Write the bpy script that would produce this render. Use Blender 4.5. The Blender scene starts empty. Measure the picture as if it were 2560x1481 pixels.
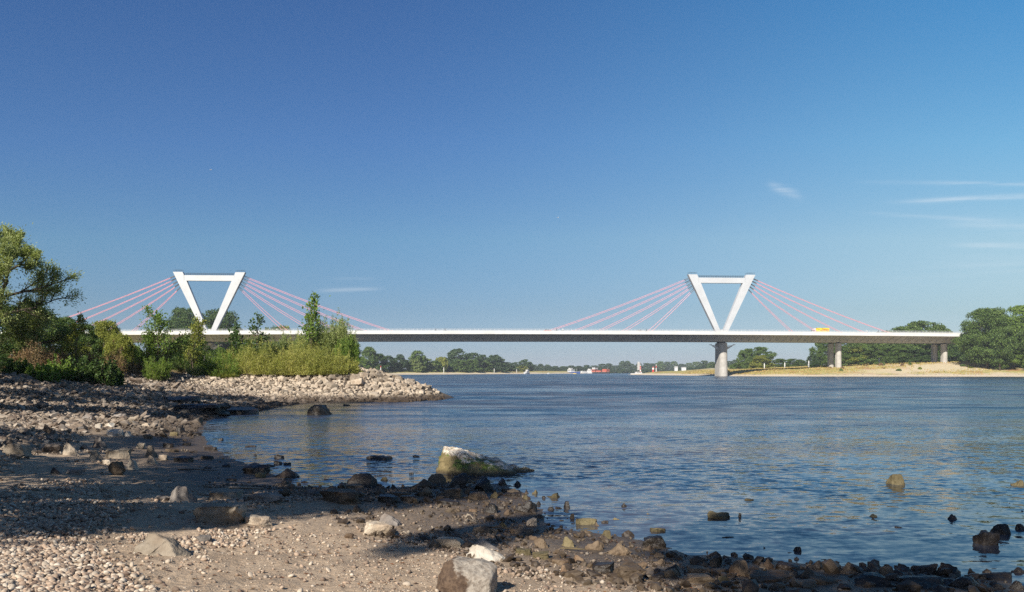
import bpy, bmesh, math, random
import numpy as np
from mathutils import Vector, Matrix, noise as mnoise
R = math.radians
S = bpy.context.scene
C = S.collection

# ------------------------------------------------------------------ camera
FPX, YH, EYE = 2217.0, 930.0, 2.5          # focal length and horizon row in photo pixels, eye height over the water
cam = bpy.data.cameras.new('camera'); cam_o = bpy.data.objects.new('camera', cam); C.objects.link(cam_o)
cam.sensor_width = 36.0; cam.lens = 36.0 * FPX / 2560.0
cam.shift_y = (YH - 740.5) / 2560.0
cam.clip_start = 0.1; cam.clip_end = 30000
cam_o.location = (0, 0, EYE); cam_o.rotation_euler = (R(90), 0, 0)
S.camera = cam_o

# ------------------------------------------------------------------ light
SUN_EL, SUN_AZ = R(33), R(205)              # azimuth clockwise from +Y: behind the camera, to its left
sdir = Vector((math.sin(SUN_AZ) * math.cos(SUN_EL), math.cos(SUN_AZ) * math.cos(SUN_EL), math.sin(SUN_EL)))
W = bpy.data.worlds.new('World'); S.world = W; W.use_nodes = True
wn, wl = W.node_tree.nodes, W.node_tree.links
wn.clear()
def wnode(t, **k):
    n = wn.new(t)
    for a, b in k.items(): setattr(n, a, b)
    return n
sky = wnode('ShaderNodeTexSky', sky_type='NISHITA', sun_disc=False)
sky.sun_elevation = SUN_EL; sky.sun_rotation = SUN_AZ
sky.air_density = 0.7; sky.dust_density = 0.4; sky.ozone_density = 4.0; sky.altitude = 30
bg = wnode('ShaderNodeBackground'); bg.inputs[1].default_value = 0.060
wo = wnode('ShaderNodeOutputWorld')
# thin cirrus low in the sky, placed by direction
tc = wnode('ShaderNodeTexCoord'); sp = wnode('ShaderNodeSeparateXYZ')
wl.new(tc.outputs['Generated'], sp.inputs[0])
def wmath(op, a, b=None, c=None):
    n = wnode('ShaderNodeMath', operation=op)
    for i, v in enumerate((a, b, c)):
        if v is None: continue
        if isinstance(v, (int, float)): n.inputs[i].default_value = v
        else: wl.new(v, n.inputs[i])
    return n.outputs[0]
yy = wmath('MAXIMUM', sp.outputs[1], 0.05)
cu = wmath('DIVIDE', sp.outputs[0], yy); cw = wmath('DIVIDE', sp.outputs[2], yy)
cv = wnode('ShaderNodeCombineXYZ')
wl.new(wmath('MULTIPLY', cu, 5.0), cv.inputs[0]); wl.new(wmath('MULTIPLY', wmath('ADD', cw, wmath('MULTIPLY', cu, -0.03)), 95.0), cv.inputs[1])
cn = wnode('ShaderNodeTexNoise'); cn.inputs['Scale'].default_value = 1.0; cn.inputs['Detail'].default_value = 6; cn.inputs['Roughness'].default_value = 0.6
cn.inputs['Distortion'].default_value = 0.6
wl.new(cv.outputs[0], cn.inputs['Vector'])
total = None
def px_dir(x, y): return (x - 1280) / FPX, (YH - y) / FPX
for (x0, x1, y, wpx, tilt, amp) in [(2380, 2700, 460, 5, 0.00, .55), (2280, 2700, 494, 6, 0.05, .55), (2160, 2420, 457, 5, 0.0, .14), (2180, 2480, 543, 5, -.06, .16),
                                    (2400, 2700, 616, 7, -.02, .30), (2380, 2700, 566, 16, -.05, .18), (2360, 2700, 655, 20, .0, .12),
                                    (1925, 2000, 478, 11, -.35, .45), (800, 945, 725, 5, .03, .22), (830, 940, 697, 4, 0, .07), (2150, 2700, 690, 40, 0, .05)]:
    u0, w0 = px_dir(0.5 * (x0 + x1), y); hw = 0.5 * (x1 - x0) / FPX; sg = wpx / FPX
    du = wmath('DIVIDE', wmath('SUBTRACT', cu, u0), hw)
    dw = wmath('DIVIDE', wmath('SUBTRACT', wmath('SUBTRACT', cw, w0), wmath('MULTIPLY', wmath('SUBTRACT', cu, u0), tilt)), sg)
    q = wmath('ADD', wmath('POWER', wmath('ABSOLUTE', du), 4.0), wmath('MULTIPLY', dw, dw))
    g = wmath('MULTIPLY', wmath('EXPONENT', wmath('MULTIPLY', q, -1.0)), amp)
    total = g if total is None else wmath('ADD', total, g)
fr = wnode('ShaderNodeMapRange'); fr.inputs[1].default_value = 0.33; fr.inputs[2].default_value = 0.66
wl.new(cn.outputs[0], fr.inputs[0])
front = wmath('GREATER_THAN', sp.outputs[1], 0.1)
cm = wmath('MULTIPLY', wmath('MULTIPLY', total, fr.outputs[0]), front)
wmix = wnode('ShaderNodeMix', data_type='RGBA'); wl.new(cm, wmix.inputs[0])
wmix.inputs[7].default_value = (10.0, 10.4, 10.8, 1)
SKYHSV = wnode('ShaderNodeHueSaturation')
SKYHSV.inputs['Saturation'].default_value = 1.1; SKYHSV.inputs['Value'].default_value = 1.0; SKYHSV.inputs['Hue'].default_value = 0.5
wl.new(sky.outputs[0], SKYHSV.inputs['Color'])
def wrange(v, a, b):
    n = wnode('ShaderNodeMapRange', interpolation_type='SMOOTHSTEP'); wl.new(v, n.inputs[0])
    n.inputs[1].default_value = a; n.inputs[2].default_value = b; return n.outputs[0]
def wmixc(f, a, b, blend='MIX'):
    n = wnode('ShaderNodeMix', data_type='RGBA', blend_type=blend)
    for i, v in ((0, f), (6, a), (7, b)):
        if isinstance(v, (float, tuple)): n.inputs[i].default_value = v
        else: wl.new(v, n.inputs[i])
    return n.outputs[2]
# the clear polarised sky: deeper overhead, brighter and more cyan away to the right, pale grey at the horizon
def wramp(stops):
    n = wnode('ShaderNodeValToRGB'); wl.new(wmath('DIVIDE', cw, 0.5), n.inputs[0]); e = n.color_ramp.elements
    while len(e) < len(stops): e.new(0.5)
    for i, (p, c) in enumerate(stops): e[i].position = p / 0.5; e[i].color = tuple(v * .5 for v in c) + (1,)
    return n.outputs[0]
g_l = wramp([(0.0, (.70, .69, .82)), (.07, (.77, .76, .76)), (.15, (.98, 1.03, .93)), (.26, (.96, 1.06, 1.13)), (.42, (.90, 1.05, 1.20))])
g_r = wramp([(0.0, (.78, .76, .86)), (.07, (1.15, .98, .80)), (.15, (1.80, 1.45, 1.02)), (.26, (1.52, 1.70, 1.32)), (.42, (1.02, 1.68, 1.56))])
g_all = wmixc(1.0, wmixc(wrange(cu, -0.2, 0.62), g_l, g_r), (2.0, 2.0, 2.0, 1), 'MULTIPLY')
gain = wmixc(front, (1.0, 1.0, 1.0, 1), g_all)
wl.new(wmixc(1.0, SKYHSV.outputs[0], gain, 'MULTIPLY'), wmix.inputs[6])
wl.new(wmix.outputs[2], bg.inputs[0]); wl.new(bg.outputs[0], wo.inputs[0])

sun = bpy.data.lights.new('sun', 'SUN'); sun_o = bpy.data.objects.new('sun', sun); C.objects.link(sun_o)
sun.energy = 5.0; sun.angle = R(0.53); sun.color = (1.0, 0.93, 0.82)
sun_o.rotation_euler = sdir.to_track_quat('Z', 'Y').to_euler(); sun_o.location = (-40, -80, 90)
S.view_settings.view_transform = 'Standard'; S.view_settings.look = 'None'
S.view_settings.exposure = 0.6; S.view_settings.gamma = 1.0
S.cycles.use_denoising = False
S.cycles.max_bounces = 8; S.cycles.transparent_max_bounces = 8; S.cycles.volume_bounces = 0

# ------------------------------------------------------------------ helpers
F = FPX
def tag(o, label=None, cat=None, group=None, kind=None):
    if label: o['label'] = label
    if cat: o['category'] = cat
    if group: o['group'] = group
    if kind: o['kind'] = kind
    return o
def empty(name, loc, label=None, cat=None, group=None, rz=0.0):
    o = bpy.data.objects.new(name, None); C.objects.link(o)
    o.location = loc; o.rotation_euler = (0, 0, rz); o.empty_display_size = 0.2
    return tag(o, label, cat, group)
def me_np(name, V, Fs, smooth=False, attrs=None):
    """V (n,3); Fs = list of (m,k) index arrays"""
    me = bpy.data.meshes.new(name)
    if not isinstance(Fs, (list, tuple)): Fs = [Fs]
    Fs = [np.asarray(f, dtype=np.int32) for f in Fs if len(f)]
    V = np.asarray(V, dtype=np.float32)
    me.vertices.add(len(V)); me.vertices.foreach_set('co', V.ravel())
    tot = np.concatenate([np.full(len(f), f.shape[1], np.int32) for f in Fs])
    li = np.concatenate([f.ravel() for f in Fs])
    st = np.concatenate([[0], np.cumsum(tot)[:-1]]).astype(np.int32)
    me.loops.add(len(li)); me.loops.foreach_set('vertex_index', li)
    me.polygons.add(len(tot)); me.polygons.foreach_set('loop_start', st)
    me.polygons.foreach_set('use_smooth', np.full(len(tot), smooth, dtype=bool))
    for k, a in (attrs or {}).items():
        at = me.attributes.new(k, 'FLOAT', 'POINT'); at.data.foreach_set('value', np.asarray(a, np.float32).ravel())
    me.update(calc_edges=True)
    return me
def obj(name, me, mat=None, parent=None, loc=(0, 0, 0)):
    o = bpy.data.objects.new(name, me); C.objects.link(o)
    if mat is not None:
        if not me.materials: me.materials.append(mat)
    o.location = loc
    if parent is not None: o.parent = parent
    return o
class MB:
    """collects boxes, bars, tubes and loose polygons for one mesh"""
    def __init__(s): s.v = []; s.f = []
    def add(s, V, Fc):
        n = len(s.v); s.v += [tuple(float(c) for c in p) for p in V]; s.f += [tuple(i + n for i in f) for f in Fc]; return s
    def box(s, c, d, rz=0.0):
        x, y, z = d[0] / 2, d[1] / 2, d[2] / 2; ca, sa = math.cos(rz), math.sin(rz)
        P = [(-x,-y,-z),(x,-y,-z),(x,y,-z),(-x,y,-z),(-x,-y,z),(x,-y,z),(x,y,z),(-x,y,z)]
        P = [(c[0]+p[0]*ca-p[1]*sa, c[1]+p[0]*sa+p[1]*ca, c[2]+p[2]) for p in P]
        return s.add(P, [(0,3,2,1),(4,5,6,7),(0,1,5,4),(1,2,6,5),(2,3,7,6),(3,0,4,7)])
    def tube(s, pts, rad, n=6, cap=True):
        pts = [Vector(p) for p in pts]
        rad = [rad] * len(pts) if isinstance(rad, (int, float)) else rad
        V = []; ref = None
        for i, p in enumerate(pts):
            t = (pts[min(i+1, len(pts)-1)] - pts[max(i-1, 0)]).normalized()
            if ref is None:
                ref = t.cross(Vector((0, 0, 1)) if abs(t.z) < .9 else Vector((1, 0, 0))).normalized()
            a = (ref - t * ref.dot(t)).normalized(); b = t.cross(a); ref = a
            for k in range(n):
                q = 2 * math.pi * k / n
                V.append(p + (a * math.cos(q) + b * math.sin(q)) * rad[i])
        Fc = []
        for i in range(len(pts) - 1):
            for k in range(n):
                k2 = (k + 1) % n
                Fc.append((i*n+k, i*n+k2, (i+1)*n+k2, (i+1)*n+k))
        if cap: Fc += [tuple(range(n-1, -1, -1)), tuple((len(pts)-1)*n+k for k in range(n))]
        return s.add(V, Fc)
    def prism(s, poly, h0, h1, fn):
        """poly = list of 2-D points, extruded from h0 to h1; fn(a, b, h) -> point"""
        n = len(poly); V = [fn(a, b, h0) for a, b in poly] + [fn(a, b, h1) for a, b in poly]
        Fc = [tuple(range(n)), tuple(range(2*n-1, n-1, -1))] + [(i, i+n, (i+1) % n + n, (i+1) % n) for i in range(n)]
        return s.add(V, Fc)
    def mesh(s, name, smooth=False):
        me = bpy.data.meshes.new(name); me.from_pydata(s.v, [], s.f)
        bm = bmesh.new(); bm.from_mesh(me); bmesh.ops.recalc_face_normals(bm, faces=bm.faces); bm.to_mesh(me); bm.free()
        if smooth: me.polygons.foreach_set('use_smooth', [True] * len(me.polygons))
        me.update(); return me
    def build(s, name, mat, parent=None, loc=(0, 0, 0), smooth=False, rel=None):
        if rel is not None: s.v = [(p[0]-rel[0], p[1]-rel[1], p[2]-rel[2]) for p in s.v]
        return obj(name, s.mesh(name, smooth), mat, parent, loc)

# ------------------------------------------------------------------ numpy noise
def _h(i, j, k, seed):
    n = (i.astype(np.int64) * 374761393 + j.astype(np.int64) * 668265263 + k.astype(np.int64) * 2147483647 + seed * 974711) & 0xffffffff
    n = ((n ^ (n >> 13)) * 1274126177) & 0xffffffff
    return ((n ^ (n >> 16)) & 0xffff) / 65535.0
def vnoise(x, y, z=None, seed=0):
    x = np.asarray(x, float); y = np.asarray(y, float); z = np.zeros_like(x) if z is None else np.asarray(z, float)
    i, j, k = np.floor(x), np.floor(y), np.floor(z); u, v, w = x - i, y - j, z - k
    u, v, w = u*u*(3-2*u), v*v*(3-2*v), w*w*(3-2*w); r = 0
    for a in (0, 1):
        for b in (0, 1):
            for c in (0, 1):
                r = r + _h(i+a, j+b, k+c, seed) * (u if a else 1-u) * (v if b else 1-v) * (w if c else 1-w)
    return r * 2 - 1
def fbm(x, y, z=None, oct=4, seed=0):
    s = 0; a = 1; t = 0
    for o in range(oct):
        q = 2.03 ** o; s = s + a * vnoise(np.asarray(x) * q, np.asarray(y) * q, None if z is None else np.asarray(z) * q, seed + o); t += a; a *= .5
    return s / t
def sstep(a, b, x): t = np.clip((x - a) / (b - a), 0, 1); return t * t * (3 - 2 * t)

# ------------------------------------------------------------------ terrain
DISP = 1.0159
def wl_pt(x, y):
    x *= DISP; y *= DISP; Y = F * EYE / (y - YH); return ((x - 1280) / F * Y, Y)
near_shore = [wl_pt(*p) for p in [(3000,1520),(2520,1440),(2300,1405),(2000,1385),(1700,1362),(1590,1335),(1480,1312),(1345,1295),(1332,1255),(1290,1215),(1240,1190),
    (1080,1190),(960,1200),(850,1200),(735,1196),(690,1180),(640,1152),(565,1125),(515,1095),(498,1065),(510,1038),(560,1022),(650,1012),(700,1000),(780,992),(900,991),(1000,990),(1075,984)]]
LAND_A = np.array([(40,-40),(25,-10),(15,3)] + near_shore + [(-6.6,82.5),(-11,92),(-28,112),(-45,160),(-100,400),(-118,600),(-112,740),(-108,760),(-60,850),(9,1026),(80,1250),(157,1583),(230,1800),(420,2100),(900,2400),
    (3000,2600),(6000,9000),(-9000,9000),(-9000,-3000),(40,-3000)], float)
LAND_B = np.array([(94,729),(100,690),(104,650),(112,616),(117,560),(121,515),(128,492),(160,473),(262,454),(500,430),(1500,300),(9000,200),(9000,2300),(3000,2300),(900,2150),(500,1850),(300,1500),(180,1000),(110,760)], float)
def sdist(P, X, Y):
    """signed distance, positive inside polygon P"""
    X = np.asarray(X, float); Y = np.asarray(Y, float)
    d = np.full(X.shape, 1e18); ins = np.zeros(X.shape, bool)
    n = len(P)
    for i in range(n):
        ax, ay = P[i]; bx, by = P[(i+1) % n]
        ex, ey = bx-ax, by-ay; L = ex*ex + ey*ey + 1e-12
        t = np.clip(((X-ax)*ex + (Y-ay)*ey) / L, 0, 1)
        d = np.minimum(d, (X-ax-t*ex)**2 + (Y-ay-t*ey)**2)
        c = ((ay > Y) != (by > Y))
        if abs(by-ay) > 1e-12: ins ^= c & (X < ex * (Y-ay) / (by-ay) + ax)
    d = np.sqrt(d); return np.where(ins, d, -d)
RIDGE = [(-90,90,3.3,11),(-40,88,3.3,11),(-17,87,3.1,10.5),(-12.5,85,2.1,7),(-8.4,81.2,.5,2.2)]   # groyne crest: x, y, height, half width
def terrain(X, Y, detail=True):
    X = np.asarray(X, float); Y = np.asarray(Y, float)
    dA = sdist(LAND_A, X, Y); dB = sdist(LAND_B, X, Y)
    wob = fbm(X * .5, Y * .5, oct=3, seed=3) * .3 if detail else 0
    a = np.maximum(dA, 0)
    zA = np.where(a < 17, .06*a + .0042*a*a, 2.234 + .05 * np.minimum(a - 17, 30))
    b = np.maximum(dB, 0)
    zc = 3.0 + 5.7 * sstep(115, 290, X)
    lin = np.where(b < 12, .10*b, 1.2 + .17*(b-12))
    zB = -np.log(np.exp(-lin*2.2) + np.exp(-zc*2.2)) / 2.2 + .31*np.exp(-lin*2.2-.0)*0
    z = np.where(dA > 0, zA, np.where(dB > 0, zB, -np.minimum(3.0, .14 * np.minimum(-dA, -dB))))
    rg = np.full(X.shape, -9.0)
    for (x0, y0, z0, w0), (x1, y1, z1, w1) in zip(RIDGE[:-1], RIDGE[1:]):
        ex, ey = x1-x0, y1-y0; t = np.clip(((X-x0)*ex + (Y-y0)*ey) / (ex*ex+ey*ey), 0, 1)
        dd = np.hypot(X-x0-t*ex, Y-y0-t*ey); zz = z0 + (z1-z0)*t; ww = w0 + (w1-w0)*t
        rg = np.maximum(rg, zz * (1 - (dd/ww)**1.4))
    z = np.where(rg > 0, np.maximum(z, rg), z)
    if detail:
        r = np.hypot(X, Y)
        land = sstep(-.3, .3, z)
        z = z + land * (wob * .10 * np.minimum(1, np.maximum(z, 0) / .5 + .12))
        z = z + sstep(120, 60, r) * land * (.030 * fbm(X*2.2, Y*2.2, oct=4, seed=8) + .016 * fbm(X*9, Y*9, oct=3, seed=11))
        z = z + sstep(900, 300, r) * sstep(100, 300, r) * land * sstep(.8, 2, z) * .35 * fbm(X*.06, Y*.06, oct=4, seed=21)
    return z
def tz(x, y): return float(terrain(np.array([x]), np.array([y]))[0])
_gy = np.geomspace(2.5, 400, 1600)
def gp(px, py):
    """the ground (or water) point seen at photo pixel (px, py)"""
    X = (px - 1280) / F * _gy; zt = np.maximum(terrain(X, _gy), 0); zr = EYE - (py - YH) * _gy / F
    k = np.argmax(zt >= zr) if (zt >= zr).any() else len(_gy) - 1
    return float(X[k]), float(_gy[k]), float(zt[k])

# ------------------------------------------------------------------ materials
def new_mat(name):
    m = bpy.data.materials.new(name); m.use_nodes = True
    nt = m.node_tree; return m, nt.nodes, nt.links, nt.nodes['Principled BSDF']
class G:
    """tiny node-graph helper"""
    def __init__(s, name):
        s.m, s.n, s.l, s.b = new_mat(name)
    def lk(s, v, sock):
        if isinstance(v, bpy.types.NodeSocket): s.l.new(v, sock)
        elif v is not None:
            if isinstance(v, tuple) and len(v) == 3 and len(sock.default_value) == 4: v = v + (1,)
            sock.default_value = v
    def node(s, t, ins=None, out=0, **k):
        n = s.n.new(t)
        for a, b in k.items(): setattr(n, a, b)
        for a, v in (ins or {}).items(): s.lk(v, n.inputs[a])
        return n.outputs[out]
    def math(s, op, a, b=None, c=None): return s.node('ShaderNodeMath', {i: v for i, v in enumerate((a, b, c)) if v is not None}, operation=op)
    def mix(s, f, a, b, blend='MIX'): return s.node('ShaderNodeMix', {0: f, 6: a, 7: b}, 2, data_type='RGBA', blend_type=blend)
    def noise(s, vec, scale, detail=4, rough=.55, dist=0.0, out=0): return s.node('ShaderNodeTexNoise', {'Vector': vec, 'Scale': scale, 'Detail': detail, 'Roughness': rough, 'Distortion': dist}, out)
    def rng(s, v, a, b, c=0.0, d=1.0): return s.node('ShaderNodeMapRange', {0: v, 1: a, 2: b, 3: c, 4: d}, interpolation_type='SMOOTHSTEP')
    def ramp(s, v, stops):
        n = s.n.new('ShaderNodeValToRGB'); s.lk(v, n.inputs[0]); e = n.color_ramp.elements
        while len(e) < len(stops): e.new(0.5)
        for i, (p, c) in enumerate(stops): e[i].position = p; e[i].color = tuple(c) + (1,)
        return n.outputs[0]
    def pos(s): return s.node('ShaderNodeNewGeometry')
    def objc(s): return s.node('ShaderNodeTexCoord', out=3)
    def island(s): return s.node('ShaderNodeNewGeometry', out=8)
    def orand(s): return s.node('ShaderNodeObjectInfo', out=5)
    def attr(s, name): return s.node('ShaderNodeAttribute', out=2, attribute_name=name)
    def scale(s, v, sc): return s.node('ShaderNodeMapping', {0: v, 3: sc})
    def bump(s, h, strength=.5, dist=.05): return s.node('ShaderNodeBump', {'Strength': strength, 'Distance': dist, 'Height': h})
    def done(s, color=None, rough=None, normal=None, spec=None, metal=None):
        for k, v in (('Base Color', color), ('Roughness', rough), ('Normal', normal), ('Specular IOR Level', spec), ('Metallic', metal)):
            if v is not None: s.lk(v, s.b.inputs[k])
        return s.m
def plain(name, col, rough=.6, var=.15, sc=3.0, bump=0.0, spec=None, metal=None):
    g = G(name); o = g.objc(); n = g.noise(o, sc, 5)
    c2 = tuple(c * (1 - var) for c in col); c1 = tuple(min(1, c * (1 + var)) for c in col)
    return g.done(g.mix(g.rng(n, .3, .7), c2, c1), rough, g.bump(n, .4, bump) if bump else None, spec, metal)

def leaf_mat(name, cols, trans=.3, rough=.55, spec=.3):
    """cols: ramp colours; varied per leaf, per clump (noise) and per plant"""
    g = G(name); r = g.island(); P = g.pos()
    n = g.math('ADD', g.math('MULTIPLY', g.noise(P, .30, 2), .5), g.math('MULTIPLY', g.noise(P, 1.5, 2), .5)); big = g.orand()
    t = g.math('ADD', g.math('ADD', g.math('MULTIPLY', r, .55), g.math('MULTIPLY', g.rng(n, .35, .65), .35)), g.math('MULTIPLY', big, .10))
    k = len(cols) - 1
    c = g.ramp(t, [(.05 + .9 * i / k, col) for i, col in enumerate(cols)])
    g.done(c, rough, spec=spec)
    tr = g.n.new('ShaderNodeBsdfTranslucent'); g.l.new(g.mix(1.0, c, (1.0, 1.0, .55, 1), 'MULTIPLY'), tr.inputs[0])
    mx = g.n.new('ShaderNodeMixShader'); mx.inputs[0].default_value = trans
    out = g.n['Material Output']
    g.l.new(g.b.outputs[0], mx.inputs[1]); g.l.new(tr.outputs[0], mx.inputs[2]); g.l.new(mx.outputs[0], out.inputs[0])
    return g.m

M = {}
M['bark'] = plain('bark', (.085, .065, .045), .9, .4, 6, .05)
M['bark_pale'] = plain('bark_pale', (.22, .18, .13), .9, .35, 5, .05)
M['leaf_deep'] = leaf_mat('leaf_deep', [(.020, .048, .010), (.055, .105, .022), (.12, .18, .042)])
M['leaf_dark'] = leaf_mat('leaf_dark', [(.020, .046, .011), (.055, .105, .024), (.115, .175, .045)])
M['leaf_mid'] = leaf_mat('leaf_mid', [(.034, .068, .015), (.10, .165, .038), (.19, .26, .065)], .35)
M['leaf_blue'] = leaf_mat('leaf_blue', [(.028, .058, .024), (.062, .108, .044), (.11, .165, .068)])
M['leaf_yellow'] = leaf_mat('leaf_yellow', [(.11, .14, .026), (.24, .27, .05), (.38, .38, .085)], .4)
M['leaf_willow'] = leaf_mat('leaf_willow', [(.12, .155, .047), (.235, .295, .098), (.38, .43, .18)], .42)
M['leaf_bright'] = leaf_mat('leaf_bright', [(.08, .14, .024), (.18, .28, .05), (.32, .41, .09)], .42)
M['leaf_fresh'] = leaf_mat('leaf_fresh', [(.16, .19, .04), (.35, .37, .085), (.58, .53, .19)], .42)
M['leaf_dry'] = leaf_mat('leaf_dry', [(.15, .09, .045), (.26, .17, .085), (.38, .28, .15)], .25)
M['leaf_sallow'] = leaf_mat('leaf_sallow', [(.15, .19, .06), (.31, .37, .13), (.48, .52, .24)], .45)
M['stem'] = plain('stem', (.13, .10, .05), .85, .3, 5)

# ground: gravel, sand, mud and dry grass by zone
g = G('ground'); P = g.pos(); z = g.node('ShaderNodeSeparateXYZ', {0: P}, 2)
n1 = g.noise(P, 1.3, 6); n2 = g.noise(P, 14, 5); n3 = g.noise(P, .12, 4); n4 = g.noise(P, 60, 3)
vor = g.n.new('ShaderNodeTexVoronoi'); g.l.new(P, vor.inputs['Vector']); vor.inputs['Scale'].default_value = 26
vc = g.node('ShaderNodeSeparateColor', {0: vor.outputs['Color']})
grav = g.mix(g.rng(vor.outputs['Distance'], .1, .55), g.ramp(vc, [(0, (.20, .155, .115)), (.5, (.34, .275, .205)), (1, (.44, .37, .29))]), (.11, .085, .062, 1))
sand = g.mix(g.rng(n2, .3, .7), (.37, .275, .19, 1), (.50, .385, .275, 1))
sand = g.mix(g.rng(n1, .42, .68, 0, .6), sand, (.26, .19, .13, 1))
land = g.mix(g.attr('sand'), grav, sand)
dry = g.mix(g.rng(g.noise(P, .35, 6), .38, .62), (.46, .37, .15, 1), (.28, .28, .085, 1))
dry = g.mix(g.rng(g.noise(P, .09, 4), .5, .66), dry, (.32, .16, .06, 1))
fsand = g.mix(g.rng(n1, .3, .7), (.52, .43, .31, 1), (.64, .55, .42, 1))
far = g.mix(g.attr('grass'), fsand, dry)
land = g.mix(g.attr('far'), land, far)
soil = g.mix(g.rng(g.noise(P, .8, 5), .35, .65), (.10, .07, .04, 1), (.20, .15, .07, 1))
land = g.mix(g.attr('soil'), land, soil)
wet = g.rng(g.math('ADD', z, g.math('MULTIPLY', g.math('SUBTRACT', n1, .5), .22)), .03, .36, 1, 0)
wet = g.math('MULTIPLY', wet, g.math('SUBTRACT', 1.0, g.math('MULTIPLY', g.attr('far'), .85)))
col = g.mix(wet, land, g.mix(g.rng(n2, .3, .7), (.060, .045, .033, 1), (.10, .076, .056, 1)))
rough = g.math('SUBTRACT', .95, g.math('MULTIPLY', wet, .38))
hh = g.math('ADD', g.math('MULTIPLY', n2, .6), g.math('ADD', g.math('MULTIPLY', n4, .25), g.math('MULTIPLY', g.math('MULTIPLY', vor.outputs['Distance'], g.math('SUBTRACT', 1.0, g.attr('sand'))), -.9)))
M['ground'] = g.done(col, rough, g.bump(hh, .9, .05), .3)

# water: slopes taken straight from layered noise, rougher and calmer patches drifting with the current
g = G('water'); P = g.pos()
def slope(sc, scale, detail, rough): return g.node('ShaderNodeVectorMath', {0: g.noise(g.scale(P, sc), scale, detail, rough, .3, 1), 1: (.5, .5, .5)}, operation='SUBTRACT')
def vmul(v, k):
    n = g.n.new('ShaderNodeVectorMath'); n.operation = 'SCALE'; g.lk(v, n.inputs[0]); g.lk(k, n.inputs['Scale']); return n.outputs[0]
patch = g.noise(g.scale(P, (.016, .045, 1)), 1.0, 6, .66, .8)
streak = g.noise(g.scale(P, (.17, .30, 1)), 1.0, 5, .62, .5)
pm = g.rng(g.math('ADD', g.math('MULTIPLY', patch, .5), g.math('MULTIPLY', streak, .5)), .40, .60)
yv = g.node('ShaderNodeSeparateXYZ', {0: P}, 1)
calm = g.math('ADD', g.rng(yv, 10, 24, .34, 1.25), g.rng(yv, 40, 160, 0, .1))
amp = g.math('MULTIPLY', g.math('ADD', .30, g.math('MULTIPLY', pm, .70)), calm)
s1 = vmul(slope((1.0, 1.8, 1), 2.5, 3, .58), g.math('MULTIPLY', amp, 1.0))
s2 = vmul(slope((.8, 1.4, 1), 9.0, 2, .6), g.math('MULTIPLY', amp, .50))
s3 = vmul(slope((.4, .8, 1), .35, 2, .5), g.math('MULTIPLY', amp, .28))
tot = g.node('ShaderNodeVectorMath', {0: g.node('ShaderNodeVectorMath', {0: s1, 1: s2}, operation='ADD'), 1: s3}, operation='ADD')
flat = g.node('ShaderNodeVectorMath', {0: tot, 1: (1, 1, 0)}, operation='MULTIPLY')
nn = g.node('ShaderNodeVectorMath', {0: g.node('ShaderNodeVectorMath', {0: flat, 1: (0, 0, 1)}, operation='ADD')}, operation='NORMALIZE')
brown = g.rng(g.noise(g.scale(P, (.05, .10, 1)), 1.0, 4), .42, .62)
wc = g.mix(brown, (.010, .032, .062, 1), (.062, .054, .056, 1))
far_ = g.rng(yv, 16, 75)
rgh = g.math('ADD', .07, g.math('MULTIPLY', far_, g.math('ADD', .08, g.math('MULTIPLY', pm, .25))))
M['water'] = g.done(wc, rgh, nn); g.b.inputs['IOR'].default_value = 1.333

# stone
def rock_mat(name, a, b, c, rough=.85, spec=.3, stain=None, wetline=None):
    g = G(name); o = g.objc(); P = g.pos(); r = g.orand(); n = g.noise(P, 5.0, 7, .62); n2 = g.noise(P, 22, 5); n3 = g.noise(P, 1.7, 4)
    col = g.mix(g.rng(n, .3, .72), a, b); col = g.mix(g.math('MULTIPLY', g.rng(n3, .45, .7), .7), col, c)
    val = g.math('ADD', .55, g.math('MULTIPLY', r, .75))
    h = g.n.new('ShaderNodeHueSaturation'); g.l.new(col, h.inputs['Color']); g.l.new(val, h.inputs['Value'])
    col = h.outputs[0]
    if stain: col = g.mix(g.rng(g.noise(P, 9, 5), .50, .62), col, stain)
    if wetline is not None:
        zz = g.node('ShaderNodeSeparateXYZ', {0: P}, 2)
        w = g.rng(g.math('ADD', zz, g.math('MULTIPLY', g.math('SUBTRACT', n, .5), .25)), wetline[0], wetline[1], 1, 0)
        col = g.mix(w, col, wetline[2])
    return g.done(col, rough, g.bump(g.math('ADD', n, g.math('MULTIPLY', n2, .5)), .75, .05), spec)
M['rock_pale'] = rock_mat('rock_pale', (.31, .255, .19), (.44, .375, .295), (.26, .19, .135))
M['rock_white'] = rock_mat('rock_white', (.36, .32, .265), (.50, .455, .39), (.28, .23, .175))
M['rock_grey'] = rock_mat('rock_grey', (.17, .15, .135), (.29, .26, .235), (.20, .14, .10))
M['rock_brown'] = rock_mat('rock_brown', (.095, .066, .042), (.185, .135, .085), (.125, .07, .04), .7, .4)
M['rock_wet'] = rock_mat('rock_wet', (.020, .015, .011), (.045, .033, .023), (.032, .020, .012), .48, .5)
M['rock_olive'] = rock_mat('rock_olive', (.10, .080, .040), (.17, .140, .075), (.075, .055, .028), .75, .3)
M['riprap'] = rock_mat('riprap', (.32, .26, .195), (.45, .385, .305), (.23, .165, .115), wetline=(.22, .66, (.060, .043, .030, 1)))
g = G('pebbles'); r = g.island(); P = g.pos(); n = g.noise(P, 30, 3)
c = g.ramp(r, [(0, (.10, .065, .05)), (.2, (.22, .16, .115)), (.4, (.36, .27, .20)), (.55, (.39, .28, .20)), (.7, (.36, .31, .25)), (.9, (.52, .43, .33)), (1, (.58, .52, .44))])
zz = g.node('ShaderNodeSeparateXYZ', {0: P}, 2)
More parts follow.
